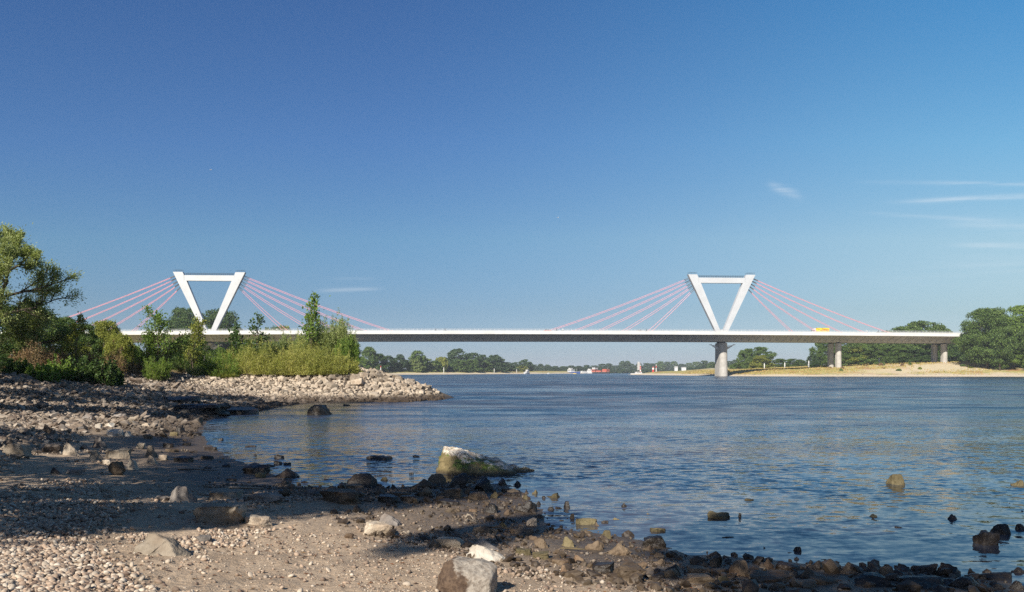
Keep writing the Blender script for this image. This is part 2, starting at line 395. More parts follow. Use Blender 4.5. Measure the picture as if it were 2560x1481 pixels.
M['pebbles'] = g.done(g.mix(g.rng(zz, .05, .35, .8, 0), g.mix(.3, c, g.mix(n, c, (.30, .22, .16, 1))), (.05, .036, .026, 1)), .75)
M['white_paint'] = plain('white_paint', (.60, .60, .595), .55, .03, .25)
M['pylon_paint'] = plain('pylon_paint', (.47, .485, .50), .55, .05, .22)
M['fascia'] = plain('fascia', (.58, .58, .565), .7, .09, .12)
M['steel_grey'] = plain('steel_grey', (.36, .36, .355), .6, .12, .3)
M['rail'] = plain('rail', (.55, .56, .57), .5, .05, 1)
M['concrete'] = plain('concrete', (.40, .38, .35), .9, .14, .35, .05)
M['asphalt'] = plain('asphalt', (.05, .05, .052), .9, .15, 2)
M['cable_red'] = plain('cable_red', (.78, .30, .33), .45, .05, .2)
M['dark'] = plain('dark', (.025, .025, .028), .6, .1)
M['socket'] = plain('socket', (.10, .10, .11), .6, .1)
M['red'] = plain('red', (.45, .045, .035), .4, .05)
M['yellow'] = plain('yellow', (.84, .56, .03), .45, .04)
M['letter_red'] = plain('letter_red', (.55, .02, .02), .5, .02)
M['blue'] = plain('blue', (.03, .07, .25), .5, .05)
M['glass_dark'] = plain('glass_dark', (.02, .025, .03), .1, .1)
M['skin'] = plain('skin', (.45, .28, .20), .6, .05)
M['cloth_dark'] = plain('cloth_dark', (.03, .03, .04), .9, .1)
M['cloth_white'] = plain('cloth_white', (.75, .75, .74), .9, .05)
M['tyre'] = plain('tyre', (.02, .02, .02), .8, .1)
M['brick_red'] = plain('brick_red', (.42, .10, .06), .8, .1)
M['silver'] = plain('silver', (.45, .46, .47), .4, .05, metal=.6)
M['wood_pale'] = plain('wood_pale', (.34, .28, .21), .9, .2, 8, .02)
M['feather'] = plain('feather', (.62, .62, .62), .8, .1)

# ------------------------------------------------------------------ ground and water sheets
def make_ground():
    r = np.geomspace(1.2, 12000, 760)
    th = np.concatenate([np.linspace(-40, 40, 720), np.linspace(40, 320, 150)[1:-1]]) * math.pi / 180
    TH, RR = np.meshgrid(th, r); X = RR * np.sin(TH); Y = RR * np.cos(TH)
    Z = terrain(X, Y); nr, nt_ = X.shape
    V = np.stack([X, Y, Z], -1).reshape(-1, 3)
    i, j = np.meshgrid(np.arange(nr-1), np.arange(nt_), indexing='ij'); j2 = (j+1) % nt_
    Q = np.stack([i*nt_+j, i*nt_+j2, (i+1)*nt_+j2, (i+1)*nt_+j], -1).reshape(-1, 4)
    dA = sdist(LAND_A, X, Y); R_ = RR
    nz = fbm(X*.25, Y*.25, oct=3, seed=5)
    # sandy tongue in the middle of the near beach
    along = dA + nz * 1.6
    sand = sstep(9.5, 7.2, along + .28*np.maximum(0, -X-1)) * sstep(42, 26, Y)
    far = sstep(150, 300, R_)
    dB = sdist(LAND_B, X, Y); din = np.maximum(dA, dB)
    grass = sstep(9, 14, din + 4*fbm(X*.03, Y*.03, oct=3, seed=6)) * (1 - .75 * sstep(165, 215, X) * sstep(-.15, .15, fbm(X*.02+Y*.004, Y*.09, oct=3, seed=9) + .5*sstep(26, 42, din) - .25*sstep(14,20,din)*0))
    soil = sstep(16.5, 18.5, dA + nz*2) * (1-far) * sstep(20, 40, Y) * sstep(-4, 8, dA)
    V = np.concatenate([V, [[0, 0, float(terrain(np.array([0.]), np.array([0.]))[0])]]])
    cen = len(V) - 1
    tri = np.stack([np.full(nt_, cen), (np.arange(nt_)+1) % nt_, np.arange(nt_)], -1)
    at = {k: np.append(v.ravel(), 0) for k, v in dict(sand=sand, far=far, grass=grass, soil=soil).items()}
    me = me_np('ground', V, [Q, tri], True, at)
    o = obj('ground', me, M['ground']); tag(o, kind='structure')
    s = 12000
    w = me_np('river', [(-s, -s, 0), (s, -s, 0), (s, s, 0), (-s, s, 0)], np.array([[0, 1, 2, 3]]))
    tag(obj('river', w, M['water']), kind='structure')
make_ground()

# ------------------------------------------------------------------ bridge
AX = math.atan(.0627); BE = (math.cos(AX), math.sin(AX)); BN = (-math.sin(AX), math.cos(AX)); BO = (0.0, 500.5)
def zdeck(u): return 24.75 - 1.6e-5 * (u * BE[0] - 40) ** 2
def bw(u, v, z): return (BO[0] + u*BE[0] + v*BN[0], BO[1] + u*BE[1] + v*BN[1], z)
HW = 18.8; U0, U1 = -440, 440
PY_U = (-167.0/BE[0], 119.8/BE[0])
def make_bridge():
    px, py, _ = bw(PY_U[1], 0, 0); base = (px, py, tz(px, py))
    B = empty('cable_stayed_bridge', base, 'long grey cable-stayed road bridge with white triangular pylons and pink stays over the river', 'bridge')
    us = np.linspace(U0, U1, 111)
    def strip(sec, name, mat, extra=None):
        m = MB(); n = len(sec); V = []; Fc = []
        for u in us: V += [bw(u, v, zdeck(u) + z) for v, z in sec]
        for i in range(len(us) - 1):
            for k in range(n): Fc.append((i*n+k, i*n+(k+1) % n, (i+1)*n+(k+1) % n, (i+1)*n+k))
        Fc += [tuple(range(n)), tuple((len(us)-1)*n+k for k in range(n-1, -1, -1))]
        m.add(V, Fc)
        if extra: extra(m)
        return m.build(name, mat, B, rel=base)
    def ribs(m):
        u = U0 + 2
        while u < U1:
            for s in (-1, 1):
                z = zdeck(u)
                pts = [(-HW+.9, -1.75), (-HW+.9, -1.98), (-8.6, -4.98), (-8.6, -4.3)]
                m.prism(pts, u-.16, u+.16, lambda a, b, h, s=s, z=z: bw(h, s*a, z + b))
            u += 4.05
    strip([(-HW+.45, -.35), (HW-.45, -.35), (HW-.45, -1.6), (9.6, -2.1), (7.4, -5.05), (-7.4, -5.05), (-9.6, -2.1), (-HW+.45, -1.6)], 'girder', M['steel_grey'], ribs)
    strip([(-HW+.6, -.16), (HW-.6, -.16), (HW-.6, -.34), (-HW+.6, -.34)], 'road_surface', M['asphalt'])
    for s in (-1, 1):
        a, b = (HW-.44)*s, HW*s
        strip([(a, 0), (b, 0), (b, -1.72), (a, -1.72)], 'edge_beam', M['fascia'])
    for s in (-1, 1):
        def rail(m, s=s):
            u = U0 + .5
            while u < U1: m.box(bw(u, s*(HW-.22), zdeck(u) + .6), (.07, .07, 1.2), AX); u += 2.2
        m = MB(); v = s*(HW-.22)
        for zz in (1.2, .8, .4):
            for a, b in zip(us[:-1], us[1:]): m.tube([bw(a, v, zdeck(a)+zz), bw(b, v, zdeck(b)+zz)], .045, 4, False)
        rail(m); m.build('railing', M['rail'], B, rel=base)
    for v in (-3.2, 3.2, -12.6, 12.6):
        m = MB()
        for a, b in zip(us[:-1], us[1:]): m.prism([(-.06, .50), (.06, .50), (.06, .80), (-.06, .80)], a, b, lambda p, q, h, v=v: bw(h, v + p, zdeck(h) + q))
        u = U0
        while u < U1: m.box(bw(u, v, zdeck(u)+.2), (.1, .08, .72), AX); u += 4
        m.build('guard_rail', M['rail'], B, rel=base)
    # pylons
    for pu in PY_U:
        zd = zdeck(pu); pb = bw(pu, 0, zd - .16)
        T = 33.4; ZA = .9
        m = MB()
        for s in (-1, 1):
            ob = 3.6 - 3.6 * .46 * 0; k_o = (19.5 - 3.6) / (T - ZA); k_i = (12.2 - .75) / (28.6 - ZA)
            leg = [(19.5, T), (14.3, T), (13.6, 31.75), (13.5, 28.6), (12.2, 28.6), (.75, ZA), (.75, -.15), (3.6 - k_o*1.0, -.15)]
            m.prism([(s*a, b) for a, b in leg], -1.55, 1.55, lambda a, b, h: bw(pu + a, h, zd + b))
        m.box(bw(pu, 0, zd + .9), (1.46, 2.6, 2.1), AX)
        py_o = m.build('pylon', M['pylon_paint'], B, (pb[0]-base[0], pb[1]-base[1], pb[2]-base[2]), rel=pb)
        m = MB(); m.prism([(-13.48, 31.62), (13.48, 31.62), (13.48, 28.6), (-13.48, 28.6)], -1.42, 1.42, lambda a, b, h: bw(pu + a, h, zd + b))
        m.build('crossbeam', M['pylon_paint'], py_o, rel=pb)
        m = MB()
        for v in (-1.4, 1.4):
            for zz in (1.1, .55): m.tube([bw(pu-13.4, v, zd+31.7+zz), bw(pu+13.4, v, zd+31.7+zz)], .05, 4, False)
            for k in np.arange(-13, 13.1, 1.0): m.box(bw(pu+k, v, zd+32.2), (.07, .07, 1.1), AX)
        for s in (-1, 1):
            for v in (-1.35, 1.35):
                m.tube([bw(pu+s*14.5, v, zd+T+1.1), bw(pu+s*19.2, v, zd+T+1.1)], .05, 4, False)
                for k in (14.6, 16, 17.6, 19.1): m.box(bw(pu+s*k, v, zd+T+.5), (.07, .07, 1.2), AX)
        m.build('parapet_railing', M['dark'], py_o, rel=pb)
        # stays
        for s in (-1, 1):
            for dist, zt in ((102, 31.4), (87, 30.0), (72.5, 28.4), (58, 27.0), (42.5, 25.5)):
                for q in (-1, 1):
                    v = q * .75; zt2 = zt + q * .27
                    uo = 19.5 - k_o * (T - zt2)
                    A = Vector(bw(pu + s*(uo-.25), v*.8, zd + zt2)); ue = pu + s*(dist + q*1.1)
                    E = Vector(bw(ue, v, zdeck(ue) - .1)); d = (E - A)
                    L = d.length; pts = []
                    for t in np.linspace(0, 1, 7): pts.append(A + d*t - Vector((0, 0, 1)) * (L*.011*4*t*(1-t)))
                    c = MB().tube(pts, .10, 6).build('stay_cable', M['cable_red'], B, rel=base)
                    if True:
                        MB().tube([A, A + d.normalized()*3.4], .17, 6).build('anchor_socket', M['socket'], c, rel=base)
                        MB().tube([E - d.normalized()*3.0 , E], .17, 6).build('anchor_sleeve', M['cable_red'], c, rel=base)
    # piers
    def stadium(a, r, n=9):
        P = []
        for k in range(n): t = math.pi * k / (n-1); P.append((r*math.cos(t), a + r*math.sin(t)))
        for k in range(n): t = math.pi + math.pi * k / (n-1); P.append((r*math.cos(t), -a + r*math.sin(t)))
        return P
    def pier(u, v, a, r, top, flare, cap=True):
        x, y, _ = bw(u, v, 0); zb = tz(x, y) - 1.0
        m = MB(); lv = [(zb, 1+flare), (zb + 2.2, 1+flare), (zb + 2.25, 1+flare*.82), (zb + .5*(top-zb), 1 + flare*.3), (top, 1)]
        S0 = stadium(a, r); n = len(S0); V = []; Fc = []
        for z, f in lv: V += [bw(u + p*f, v + q*(1+(f-1)*.5), z) for p, q in S0]
        for i in range(len(lv)-1):
            for k in range(n): Fc.append((i*n+k, i*n+(k+1) % n, (i+1)*n+(k+1) % n, (i+1)*n+k))
        Fc.append(tuple((len(lv)-1)*n+k for k in range(n)))
        m.add(V, Fc); o = m.build('pier', M['concrete'], B, rel=base)
        zt = zdeck(u) - 5.05
        MB().prism([(p*.72, q*.8) for p, q in S0], top, zt+.01, lambda p, q, h: bw(u+p, v+q, h)).build('bearing', M['dark'], o, rel=base)
        return o
    for pu in PY_U:
        o = pier(pu, 0, 3.8, 2.25, zdeck(pu) - 5.75, .13)
        # white maintenance gangways on brackets
        for s in (-1, 1):
            m = MB(); z0 = zdeck(pu) - 8.3
            for vv in (-3.2, -1.4):
                m.tube([bw(pu + s*2.3, vv, z0-1.2), bw(pu + s*5.2, vv, z0+.6), bw(pu + s*6.6, vv, z0+1.6)], .12, 5)
                m.tube([bw(pu + s*2.3, vv, z0+.9), bw(pu + s*5.4, vv, z0+1.3)], .1, 5)
                m.tube([bw(pu + s*6.4, vv, z0+1.7), bw(pu + s*7.4, vv, z0+1.5)], .16, 5)
            for k in np.linspace(2.6, 5.4, 5): m.tube([bw(pu + s*k, -3.2, z0+(k-2.3)*.55-1.1), bw(pu + s*k, -1.4, z0+.9+(k-2.3)*.13)], .09, 4)
            m.prism([(2.35, -.6), (5.2, .5), (5.2, .9), (2.35, .2)], -3.1, -1.5, lambda a, b, h, s=s: bw(pu + s*a, h, z0 + b))
            m.build('gangway', M['white_paint'], o, rel=base)
    for u in (PY_U[1]+66.5, PY_U[1]+129, PY_U[1]+190, PY_U[0]-66.5, PY_U[0]-129):
        for v in (-5.2, 5.2): pier(u, v, .9, 1.35, zdeck(u) - 5.6, .06)
    return B
make_bridge()

# traffic on the bridge
def wheel_pair(root, u, v, z, r, w, axle):
    for s in (-1, 1):
        m = MB(); P = [(r*math.cos(t), r*math.sin(t)) for t in np.linspace(0, 2*math.pi, 13)[:-1]]
        m.prism(P, -w/2, w/2, lambda a, b, h: (u + a, s*axle + h, z + r + b)); m.build('wheel', M['tyre'], root)
def put(name, u, v, label, cat, heading, group=None):
    x, y, z = bw(u, v, zdeck(u) - .155)
    return empty(name, (x, y, z), label, cat, group, AX + (math.pi if heading < 0 else 0))
def make_truck(u, v):
    t = put('semi_truck', u, v, 'yellow box lorry with white cab and red lettering driving across the bridge', 'lorry', -1)
    ZB = 1.05
    MB().box((-.4, 0, ZB + 1.42), (7.9, 2.5, 2.62)).build('trailer_box', M['yellow'], t)
    MB().box((.4, 0, .85), (9.4, .9, .30)).build('chassis', M['dark'], t)
    cabm = MB(); cabm.prism([(3.75, .55), (5.75, .55), (5.8, 1.7), (5.45, 2.9), (4.9, 3.35), (3.75, 3.7)], -1.2, 1.2, lambda a, b, h: (a, h, b))
    c = cabm.build('cab', M['white_paint'], t)
    MB().prism([(5.83, 1.75), (5.50, 2.85), (5.46, 2.83), (5.79, 1.73)], -1.08, 1.08, lambda a, b, h: (a, h, b)).build('windscreen', M['glass_dark'], c)
    for s in (-1, 1): MB().box((4.9, s*1.21, 2.25), (.9, .03, .75)).build('side_window', M['glass_dark'], c)
    for x in (-3.6, -2.3, 4.8): wheel_pair(t, x, 0, 0, .5, .34, 1.02)
    for s in (-1, 1):
        cu_ = bpy.data.curves.new('lettering', 'FONT'); cu_.body = 'DHL'; cu_.size = 1.5; cu_.shear = .25; cu_.extrude = .008; cu_.offset = .03
        cu_.align_x = 'CENTER'; cu_.align_y = 'CENTER'; cu_.space_character = 1.02
        o = bpy.data.objects.new('lettering', cu_); C.objects.link(o); bpy.context.view_layer.update()
        lm = bpy.data.meshes.new_from_object(o.evaluated_get(bpy.context.evaluated_depsgraph_get())); bpy.data.objects.remove(o); lm.materials.clear()
        o = obj('lettering', lm, M['letter_red'], t)
        o.location = (-2.0, s*1.27, ZB + 1.65); o.rotation_euler = (R(90), 0, 0 if s < 0 else math.pi)
        m = MB()
        for zz in (-.25, -.05, .15): m.box((-.15, s*1.262, ZB + 1.65 + zz), (.9, .02, .09)); m.box((-3.85, s*1.262, ZB + 1.65 + zz), (.5, .02, .09))
        m.build('stripe', M['letter_red'], t)
make_truck(181.5, 6.5)
def make_car(u, v, mat, heading, label):
    t = put('car', u, v, label, 'car', heading, 'cars on the bridge')
    m = MB(); m.prism([(-2.1, .35), (2.1, .35), (2.15, .75), (1.2, .92), (.55, 1.45), (-1.2, 1.5), (-1.95, .98), (-2.15, .9)], -.85, .85, lambda a, b, h: (a, h, b))
    b = m.build('body', mat, t)
    for s in (-1, 1): MB().prism([(.95, .95), (.45, 1.38), (-1.1, 1.42), (-1.7, .98)], s*.852, s*.862, lambda a, b_, h: (a, h, b_)).build('side_window', M['glass_dark'], b)
    for x in (-1.3, 1.35): wheel_pair(t, x, 0, 0, .32, .2, .8)
    return t
def upx(px, v):  # distance along the deck of the line v at photo column px
    k = (px - 1280) / F; return (k*(BO[1] + v*BN[1]) - v*BN[0]) / (BE[0] - k*BE[1])
make_car(upx(1369, -8), -8, M['red'], 1, 'dark red car on the middle of the bridge near the lowest stay')
make_car(upx(898, -8), -8, M['dark'], 1, 'black car on the bridge just right of the tall willow bush')
make_car(upx(357, 6), 6, M['silver'], -1, 'silver car on the bridge left of the left pylon')
make_car(upx(1690, 6), 6, M['white_paint'], -1, 'white car on the bridge left of the right pylon')
make_car(upx(1600, -8), -8, M['silver'], 1, 'grey car on the bridge between the right-hand stays and midspan')
make_car(upx(2260, 6), 6, M['silver'], -1, 'grey car on the bridge beneath the outermost right stay')

def skin_body(joints, edges, name):
    bm = bmesh.new(); lay = bm.verts.layers.skin.verify(); vs = {}
    for i, (k, p, r) in enumerate(joints):
        v = bm.verts.new(p); vs[k] = v; v[lay].radius = (r, r); v[lay].use_root = (i == 0)
    for a, b in edges: bm.edges.new((vs[a], vs[b]))
    me = bpy.data.meshes.new(name); bm.to_mesh(me); bm.free()
    o = bpy.data.objects.new(name, me); C.objects.link(o); o.modifiers.new('skin', 'SKIN'); s = o.modifiers.new('sub', 'SUBSURF'); s.levels = 1
    dg = bpy.context.evaluated_depsgraph_get(); out = bpy.data.meshes.new_from_object(o.evaluated_get(dg))
    bpy.data.objects.remove(o); out.name = name; return out
RIDE = [('pelvis', (-.18, 0, .98), .12), ('chest', (.10, 0, 1.38), .13), ('neck', (.20, 0, 1.53), .055), ('head', (.26, 0, 1.66), .10), ('crown', (.25, 0, 1.75), .07)]
RE = [('pelvis', 'chest'), ('chest', 'neck'), ('neck', 'head'), ('head', 'crown')]
for s, n in ((-1, 'l'), (1, 'r')):
    up = s < 0
    RIDE += [('sh'+n, (.12, s*.19, 1.42), .06), ('el'+n, (.32, s*.24, 1.20), .042), ('wr'+n, (.52, s*.24, 1.08), .032), ('ha'+n, (.58, s*.23, 1.07), .03),
             ('hip'+n, (-.17, s*.10, .94), .085), ('kn'+n, (.20, s*.11, .86 if up else .66), .065), ('an'+n, (.05, s*.11, .46 if up else .22), .04), ('to'+n, (.17, s*.11, .42 if up else .17), .035)]
    RE += [('chest', 'sh'+n), ('sh'+n, 'el'+n), ('el'+n, 'wr'+n), ('wr'+n, 'ha'+n), ('pelvis', 'hip'+n), ('hip'+n, 'kn'+n), ('kn'+n, 'an'+n), ('an'+n, 'to'+n)]
_body = skin_body(RIDE, RE, 'person')
def make_cyclist(px, v, mat, heading, lp, lb):
    u = upx(px, v)
    b = put('bicycle', u, v, lb, 'bicycle', heading, 'bicycles on the bridge')
    m = MB()
    m.tube([(-.5, 0, .34), (-.1, 0, .30), (.42, 0, .88), (-.22, 0, .84), (-.1, 0, .30)], .022, 5); m.tube([(-.5, 0, .34), (-.22, 0, .84), (-.25, 0, .93)], .02, 5)
    m.tube([(.55, 0, .34), (.42, 0, .88), (.40, 0, 1.0)], .022, 5)
    m.build('frame', M['dark'], b)
    MB().tube([(.58, -.25, 1.04), (.45, -.1, 1.02), (.45, .1, 1.02), (.58, .25, 1.04)], .018, 5).build('handlebar', M['dark'], b)
    MB().box((-.26, 0, .94), (.26, .13, .05)).build('saddle', M['dark'], b)
    for x in (-.5, .55):
        m = MB(); m.tube([(x + .33*math.cos(t), 0, .34 + .33*math.sin(t)) for t in np.linspace(0, 2*math.pi, 17)], .022, 5, False)
        for t in np.linspace(0, math.pi, 5)[:-1]: m.tube([(x + .32*math.cos(t), 0, .34 + .32*math.sin(t)), (x - .32*math.cos(t), 0, .34 - .32*math.sin(t))], .006, 3, False)
        m.build('wheel', M['tyre'], b)
    me = _body.copy(); me.materials.clear()
    o = obj('person', me, mat, None, b.location); o.rotation_euler = b.rotation_euler
    tag(o, lp, 'person', 'cyclists on the bridge')
    return o
for px, v, mt, hd, a in [(1089, -16.6, 'cloth_dark', 1, 'dark clothing, leftmost at midspan'), (1113, -16.2, 'cloth_dark', -1, 'dark clothing, second from left at midspan'),
        (1391, -16.6, 'cloth_dark', 1, 'dark clothing just right of the red car'), (1407, -16.2, 'cloth_white', -1, 'a white top just right of the red car'),
        (1616, -16.6, 'cloth_dark', 1, 'dark clothing below the shortest inner stay'), (2168, -16.4, 'cloth_white', -1, 'a white top right of the yellow lorry'),
        (2195, -16.6, 'cloth_dark', 1, 'dark clothing near the far right stays'), (692, -16.6, 'cloth_white', 1, 'a white top right of the left pylon')]:
    make_cyclist(px, v, M[mt], hd, 'cyclist on the bridge in ' + a, 'bicycle under the cyclist in ' + a)

# ------------------------------------------------------------------ gulls
def make_gull(px, py, Y, span, label, bank):
    x, z = (px-1280)/F*Y, EYE + (YH-py)/F*Y
    t = empty('gull', (x, Y, z), label, 'bird', 'gulls in the sky', .5)
    joints = [('b', (0, 0, 0), .075), ('n', (.17, 0, .02), .05), ('h', (.25, 0, .045), .045), ('k', (.33, 0, .03), .014), ('t', (-.17, 0, .01), .05), ('e', (-.30, 0, .015), .03)]
    me = skin_body(joints, [('b', 'n'), ('n', 'h'), ('h', 'k'), ('b', 't'), ('t', 'e')], 'body')
    for s in (-1, 1):
        n0 = len(me.vertices); bm = bmesh.new(); bm.from_mesh(me)
        ln = [(.10, .05, .03), (.14, .30*span, .12*bank), (.02, .62*span, .02*bank), (-.12, .60*span, .02*bank), (-.06, .30*span, .115*bank), (-.10, .05, .02)]
        vt = [bm.verts.new((a, s*b, c)) for a, b, c in ln]; vb = [bm.verts.new((a, s*b, c-.015)) for a, b, c in ln]
        for q in ((0, 1, 4, 5), (1, 2, 3, 4)):
            bm.faces.new([vt[i] for i in q]); bm.faces.new([vb[i] for i in reversed(q)])
        for i in range(6): bm.faces.new([vt[i], vt[(i+1) % 6], vb[(i+1) % 6], vb[i]])
        bmesh.ops.recalc_face_normals(bm, faces=bm.faces); bm.to_mesh(me); bm.free()
    me.materials.clear(); obj('body', me, M['feather'], t)
make_gull(527, 425, 260, 1.0, 'small gull gliding high in the sky above the left pylon', 1.0)
make_gull(1395, 545, 380, .9, 'tiny gull high in the sky above midspan of the bridge', 2.2)

# ------------------------------------------------------------------ stones
RS = random.Random(5)
def rock_mesh(name, seed, kind, cuts=2, rough=.075):
    """one stone: hull of scattered points, bevelled, subdivided and roughened; fits x,y in [-.5,.5], z in [0,1]"""
    rd = random.Random(seed); bm = bmesh.new(); P = []
    if kind == 'block':
        for sx in (-1, 1):
            for sy in (-1, 1):
                for sz in (-1, 1): P.append((sx*(.5 + rd.uniform(-.24, .04)), sy*(.5 + rd.uniform(-.26, .04)), sz*.5 + rd.uniform(-.26, .08)))
        for _ in range(4): P.append((rd.uniform(-.5, .5), rd.uniform(-.5, .5), rd.choice((-.5, .5)) * rd.uniform(.9, 1.15)))
    elif kind == 'slab':
        for k in range(9):
            t = k/9*2*math.pi + rd.uniform(-.25, .25); r = rd.uniform(.40, .52)
            P += [(r*math.cos(t), r*math.sin(t), rd.uniform(.12, .5)), (r*1.05*math.cos(t), r*1.05*math.sin(t), -.5)]
    elif kind == 'wedge':
        for k in range(8):
            t = k/8*2*math.pi + rd.uniform(-.3, .3); P.append((.52*math.cos(t), .5*math.sin(t), -.5))
        for k in range(5): P.append((rd.uniform(-.32, .15), rd.uniform(-.25, .25), rd.uniform(.2, .5)))
        P += [(-.22, .05, .55), (.18, -.1, .12)]
    elif kind == 'round':
        for k in range(26):
            v = Vector((rd.gauss(0, 1), rd.gauss(0, 1), rd.gauss(0, 1))).normalized() * rd.uniform(.44, .52); P.append(v)
    else:  # shard / angular
        for k in range(13):
            v = Vector((rd.gauss(0, 1), rd.gauss(0, 1), rd.gauss(0, 1))).normalized() * rd.uniform(.36, .56); P.append(v)
    vs = [bm.verts.new(p) for p in P]
    r = bmesh.ops.convex_hull(bm, input=vs)
    bmesh.ops.delete(bm, geom=[v for v in bm.verts if not v.link_faces], context='VERTS')
    bmesh.ops.dissolve_limit(bm, angle_limit=R(8), verts=bm.verts[:], edges=bm.edges[:])
    bmesh.ops.bevel(bm, geom=bm.edges[:], offset=.035 if kind != 'round' else .07, segments=1 if cuts < 2 else 2, profile=.6, affect='EDGES', clamp_overlap=True)
    bmesh.ops.triangulate(bm, faces=bm.faces[:])
    if cuts:
        bmesh.ops.subdivide_edges(bm, edges=[e for e in bm.edges if e.calc_length() > .16], cuts=cuts, use_grid_fill=True)
        bmesh.ops.triangulate(bm, faces=bm.faces[:])
        if cuts > 1: bmesh.ops.subdivide_edges(bm, edges=[e for e in bm.edges if e.calc_length() > .10], cuts=1, use_grid_fill=True); bmesh.ops.triangulate(bm, faces=bm.faces[:])
        off = Vector((seed*3.1, seed*1.7, 0)); bm.normal_update()
        for v in bm.verts:
            q = v.co + off
            v.co += v.normal * (rough * (mnoise.fractal(q*2.6, 1.0, 2.1, 4) + .9*abs(mnoise.noise(q*6.5)) - .35) )
    lo = [min(v.co[i] for v in bm.verts) for i in range(3)]; hi = [max(v.co[i] for v in bm.verts) for i in range(3)]
    for v in bm.verts:
        v.co = Vector(((v.co.x-lo[0])/(hi[0]-lo[0])-.5, (v.co.y-lo[1])/(hi[1]-lo[1])-.5, (v.co.z-lo[2])/(hi[2]-lo[2])))
    me = bpy.data.meshes.new(name); bm.to_mesh(me); bm.free()
    me.polygons.foreach_set('use_smooth', [cuts > 1] * len(me.polygons)); me.update()
    return me
KINDS = {k: [rock_mesh('rock', 10*i + j, k) for j in range(5)] for i, k in enumerate(('block', 'slab', 'wedge', 'round', 'shard'))}
_rmesh = {}
def rock_data(kind, var, matname):
    k = (kind, var, matname)
    if k not in _rmesh:
        me = KINDS[kind][var].copy(); me.materials.clear(); me.materials.append(M[matname]); _rmesh[k] = me
    return _rmesh[k]
def put_rock(px0, px1, py0, py1, kind, mat, name='shore_rock', var=None, rot=None, sink=.14, depth=None, water=False):
    """a stone that fills the photo box px0..px1, py0..py1 (py1 = where it meets the ground or water)"""
    cx = .5*(px0+px1); X, Y, Z = gp(cx, py1)
    w = (px1-px0) * Y / F
    d = depth if depth else w * RS.uniform(.65, .95)
    Y += d*.42; X = (cx-1280)/F*Y; w = (px1-px0)*Y/F
    Z = max(tz(X, Y), -.05)
    top = EYE - (py0-YH)*(Y+.05*d)/F
    hgt = max((top - Z)*.92, .18*w)
    hgt = min(hgt, .85*w)
    if Z < .06: sink = max(sink, .55)
    bot = Z - sink*hgt - (.12 if Z < .12 else .02)
    me = rock_data(kind, RS.randrange(5) if var is None else var, mat)
    o = bpy.data.objects.new(name, me); C.objects.link(o)
    o.location = (X, Y, bot); o.scale = (w, d, Z + hgt - bot); o.rotation_euler = (RS.uniform(-.05, .05), RS.uniform(-.05, .05), RS.uniform(-.25, .25) if rot is None else rot)
    return o
ALLROCK = []     # (object, px, py, width, tone)
TONE = {'rock_pale': 'pale beige', 'rock_white': 'whitish', 'rock_grey': 'grey', 'rock_brown': 'brown', 'rock_wet': 'black wet', 'rock_olive': 'olive brown'}
def Z4(b): return (b[0]*.41152, b[1]*.41152, 880 + b[2]*.41152, 880 + b[3]*.41152)
def Z5(b): return (800 + b[0]*.35714, 800 + b[1]*.35714, 1000 + b[2]*.35714, 1000 + b[3]*.35714)
def Z6(b): return (1600 + b[0]*.38095, 1600 + b[1]*.38095, 1000 + b[2]*.38095, 1000 + b[3]*.38095)
K = {'b': 'block', 's': 'slab', 'w': 'wedge', 'r': 'round', 'h': 'shard'}
T = {'p': 'rock_pale', 'W': 'rock_white', 'g': 'rock_grey', 'n': 'rock_brown', 'd': 'rock_wet', 'o': 'rock_olive'}
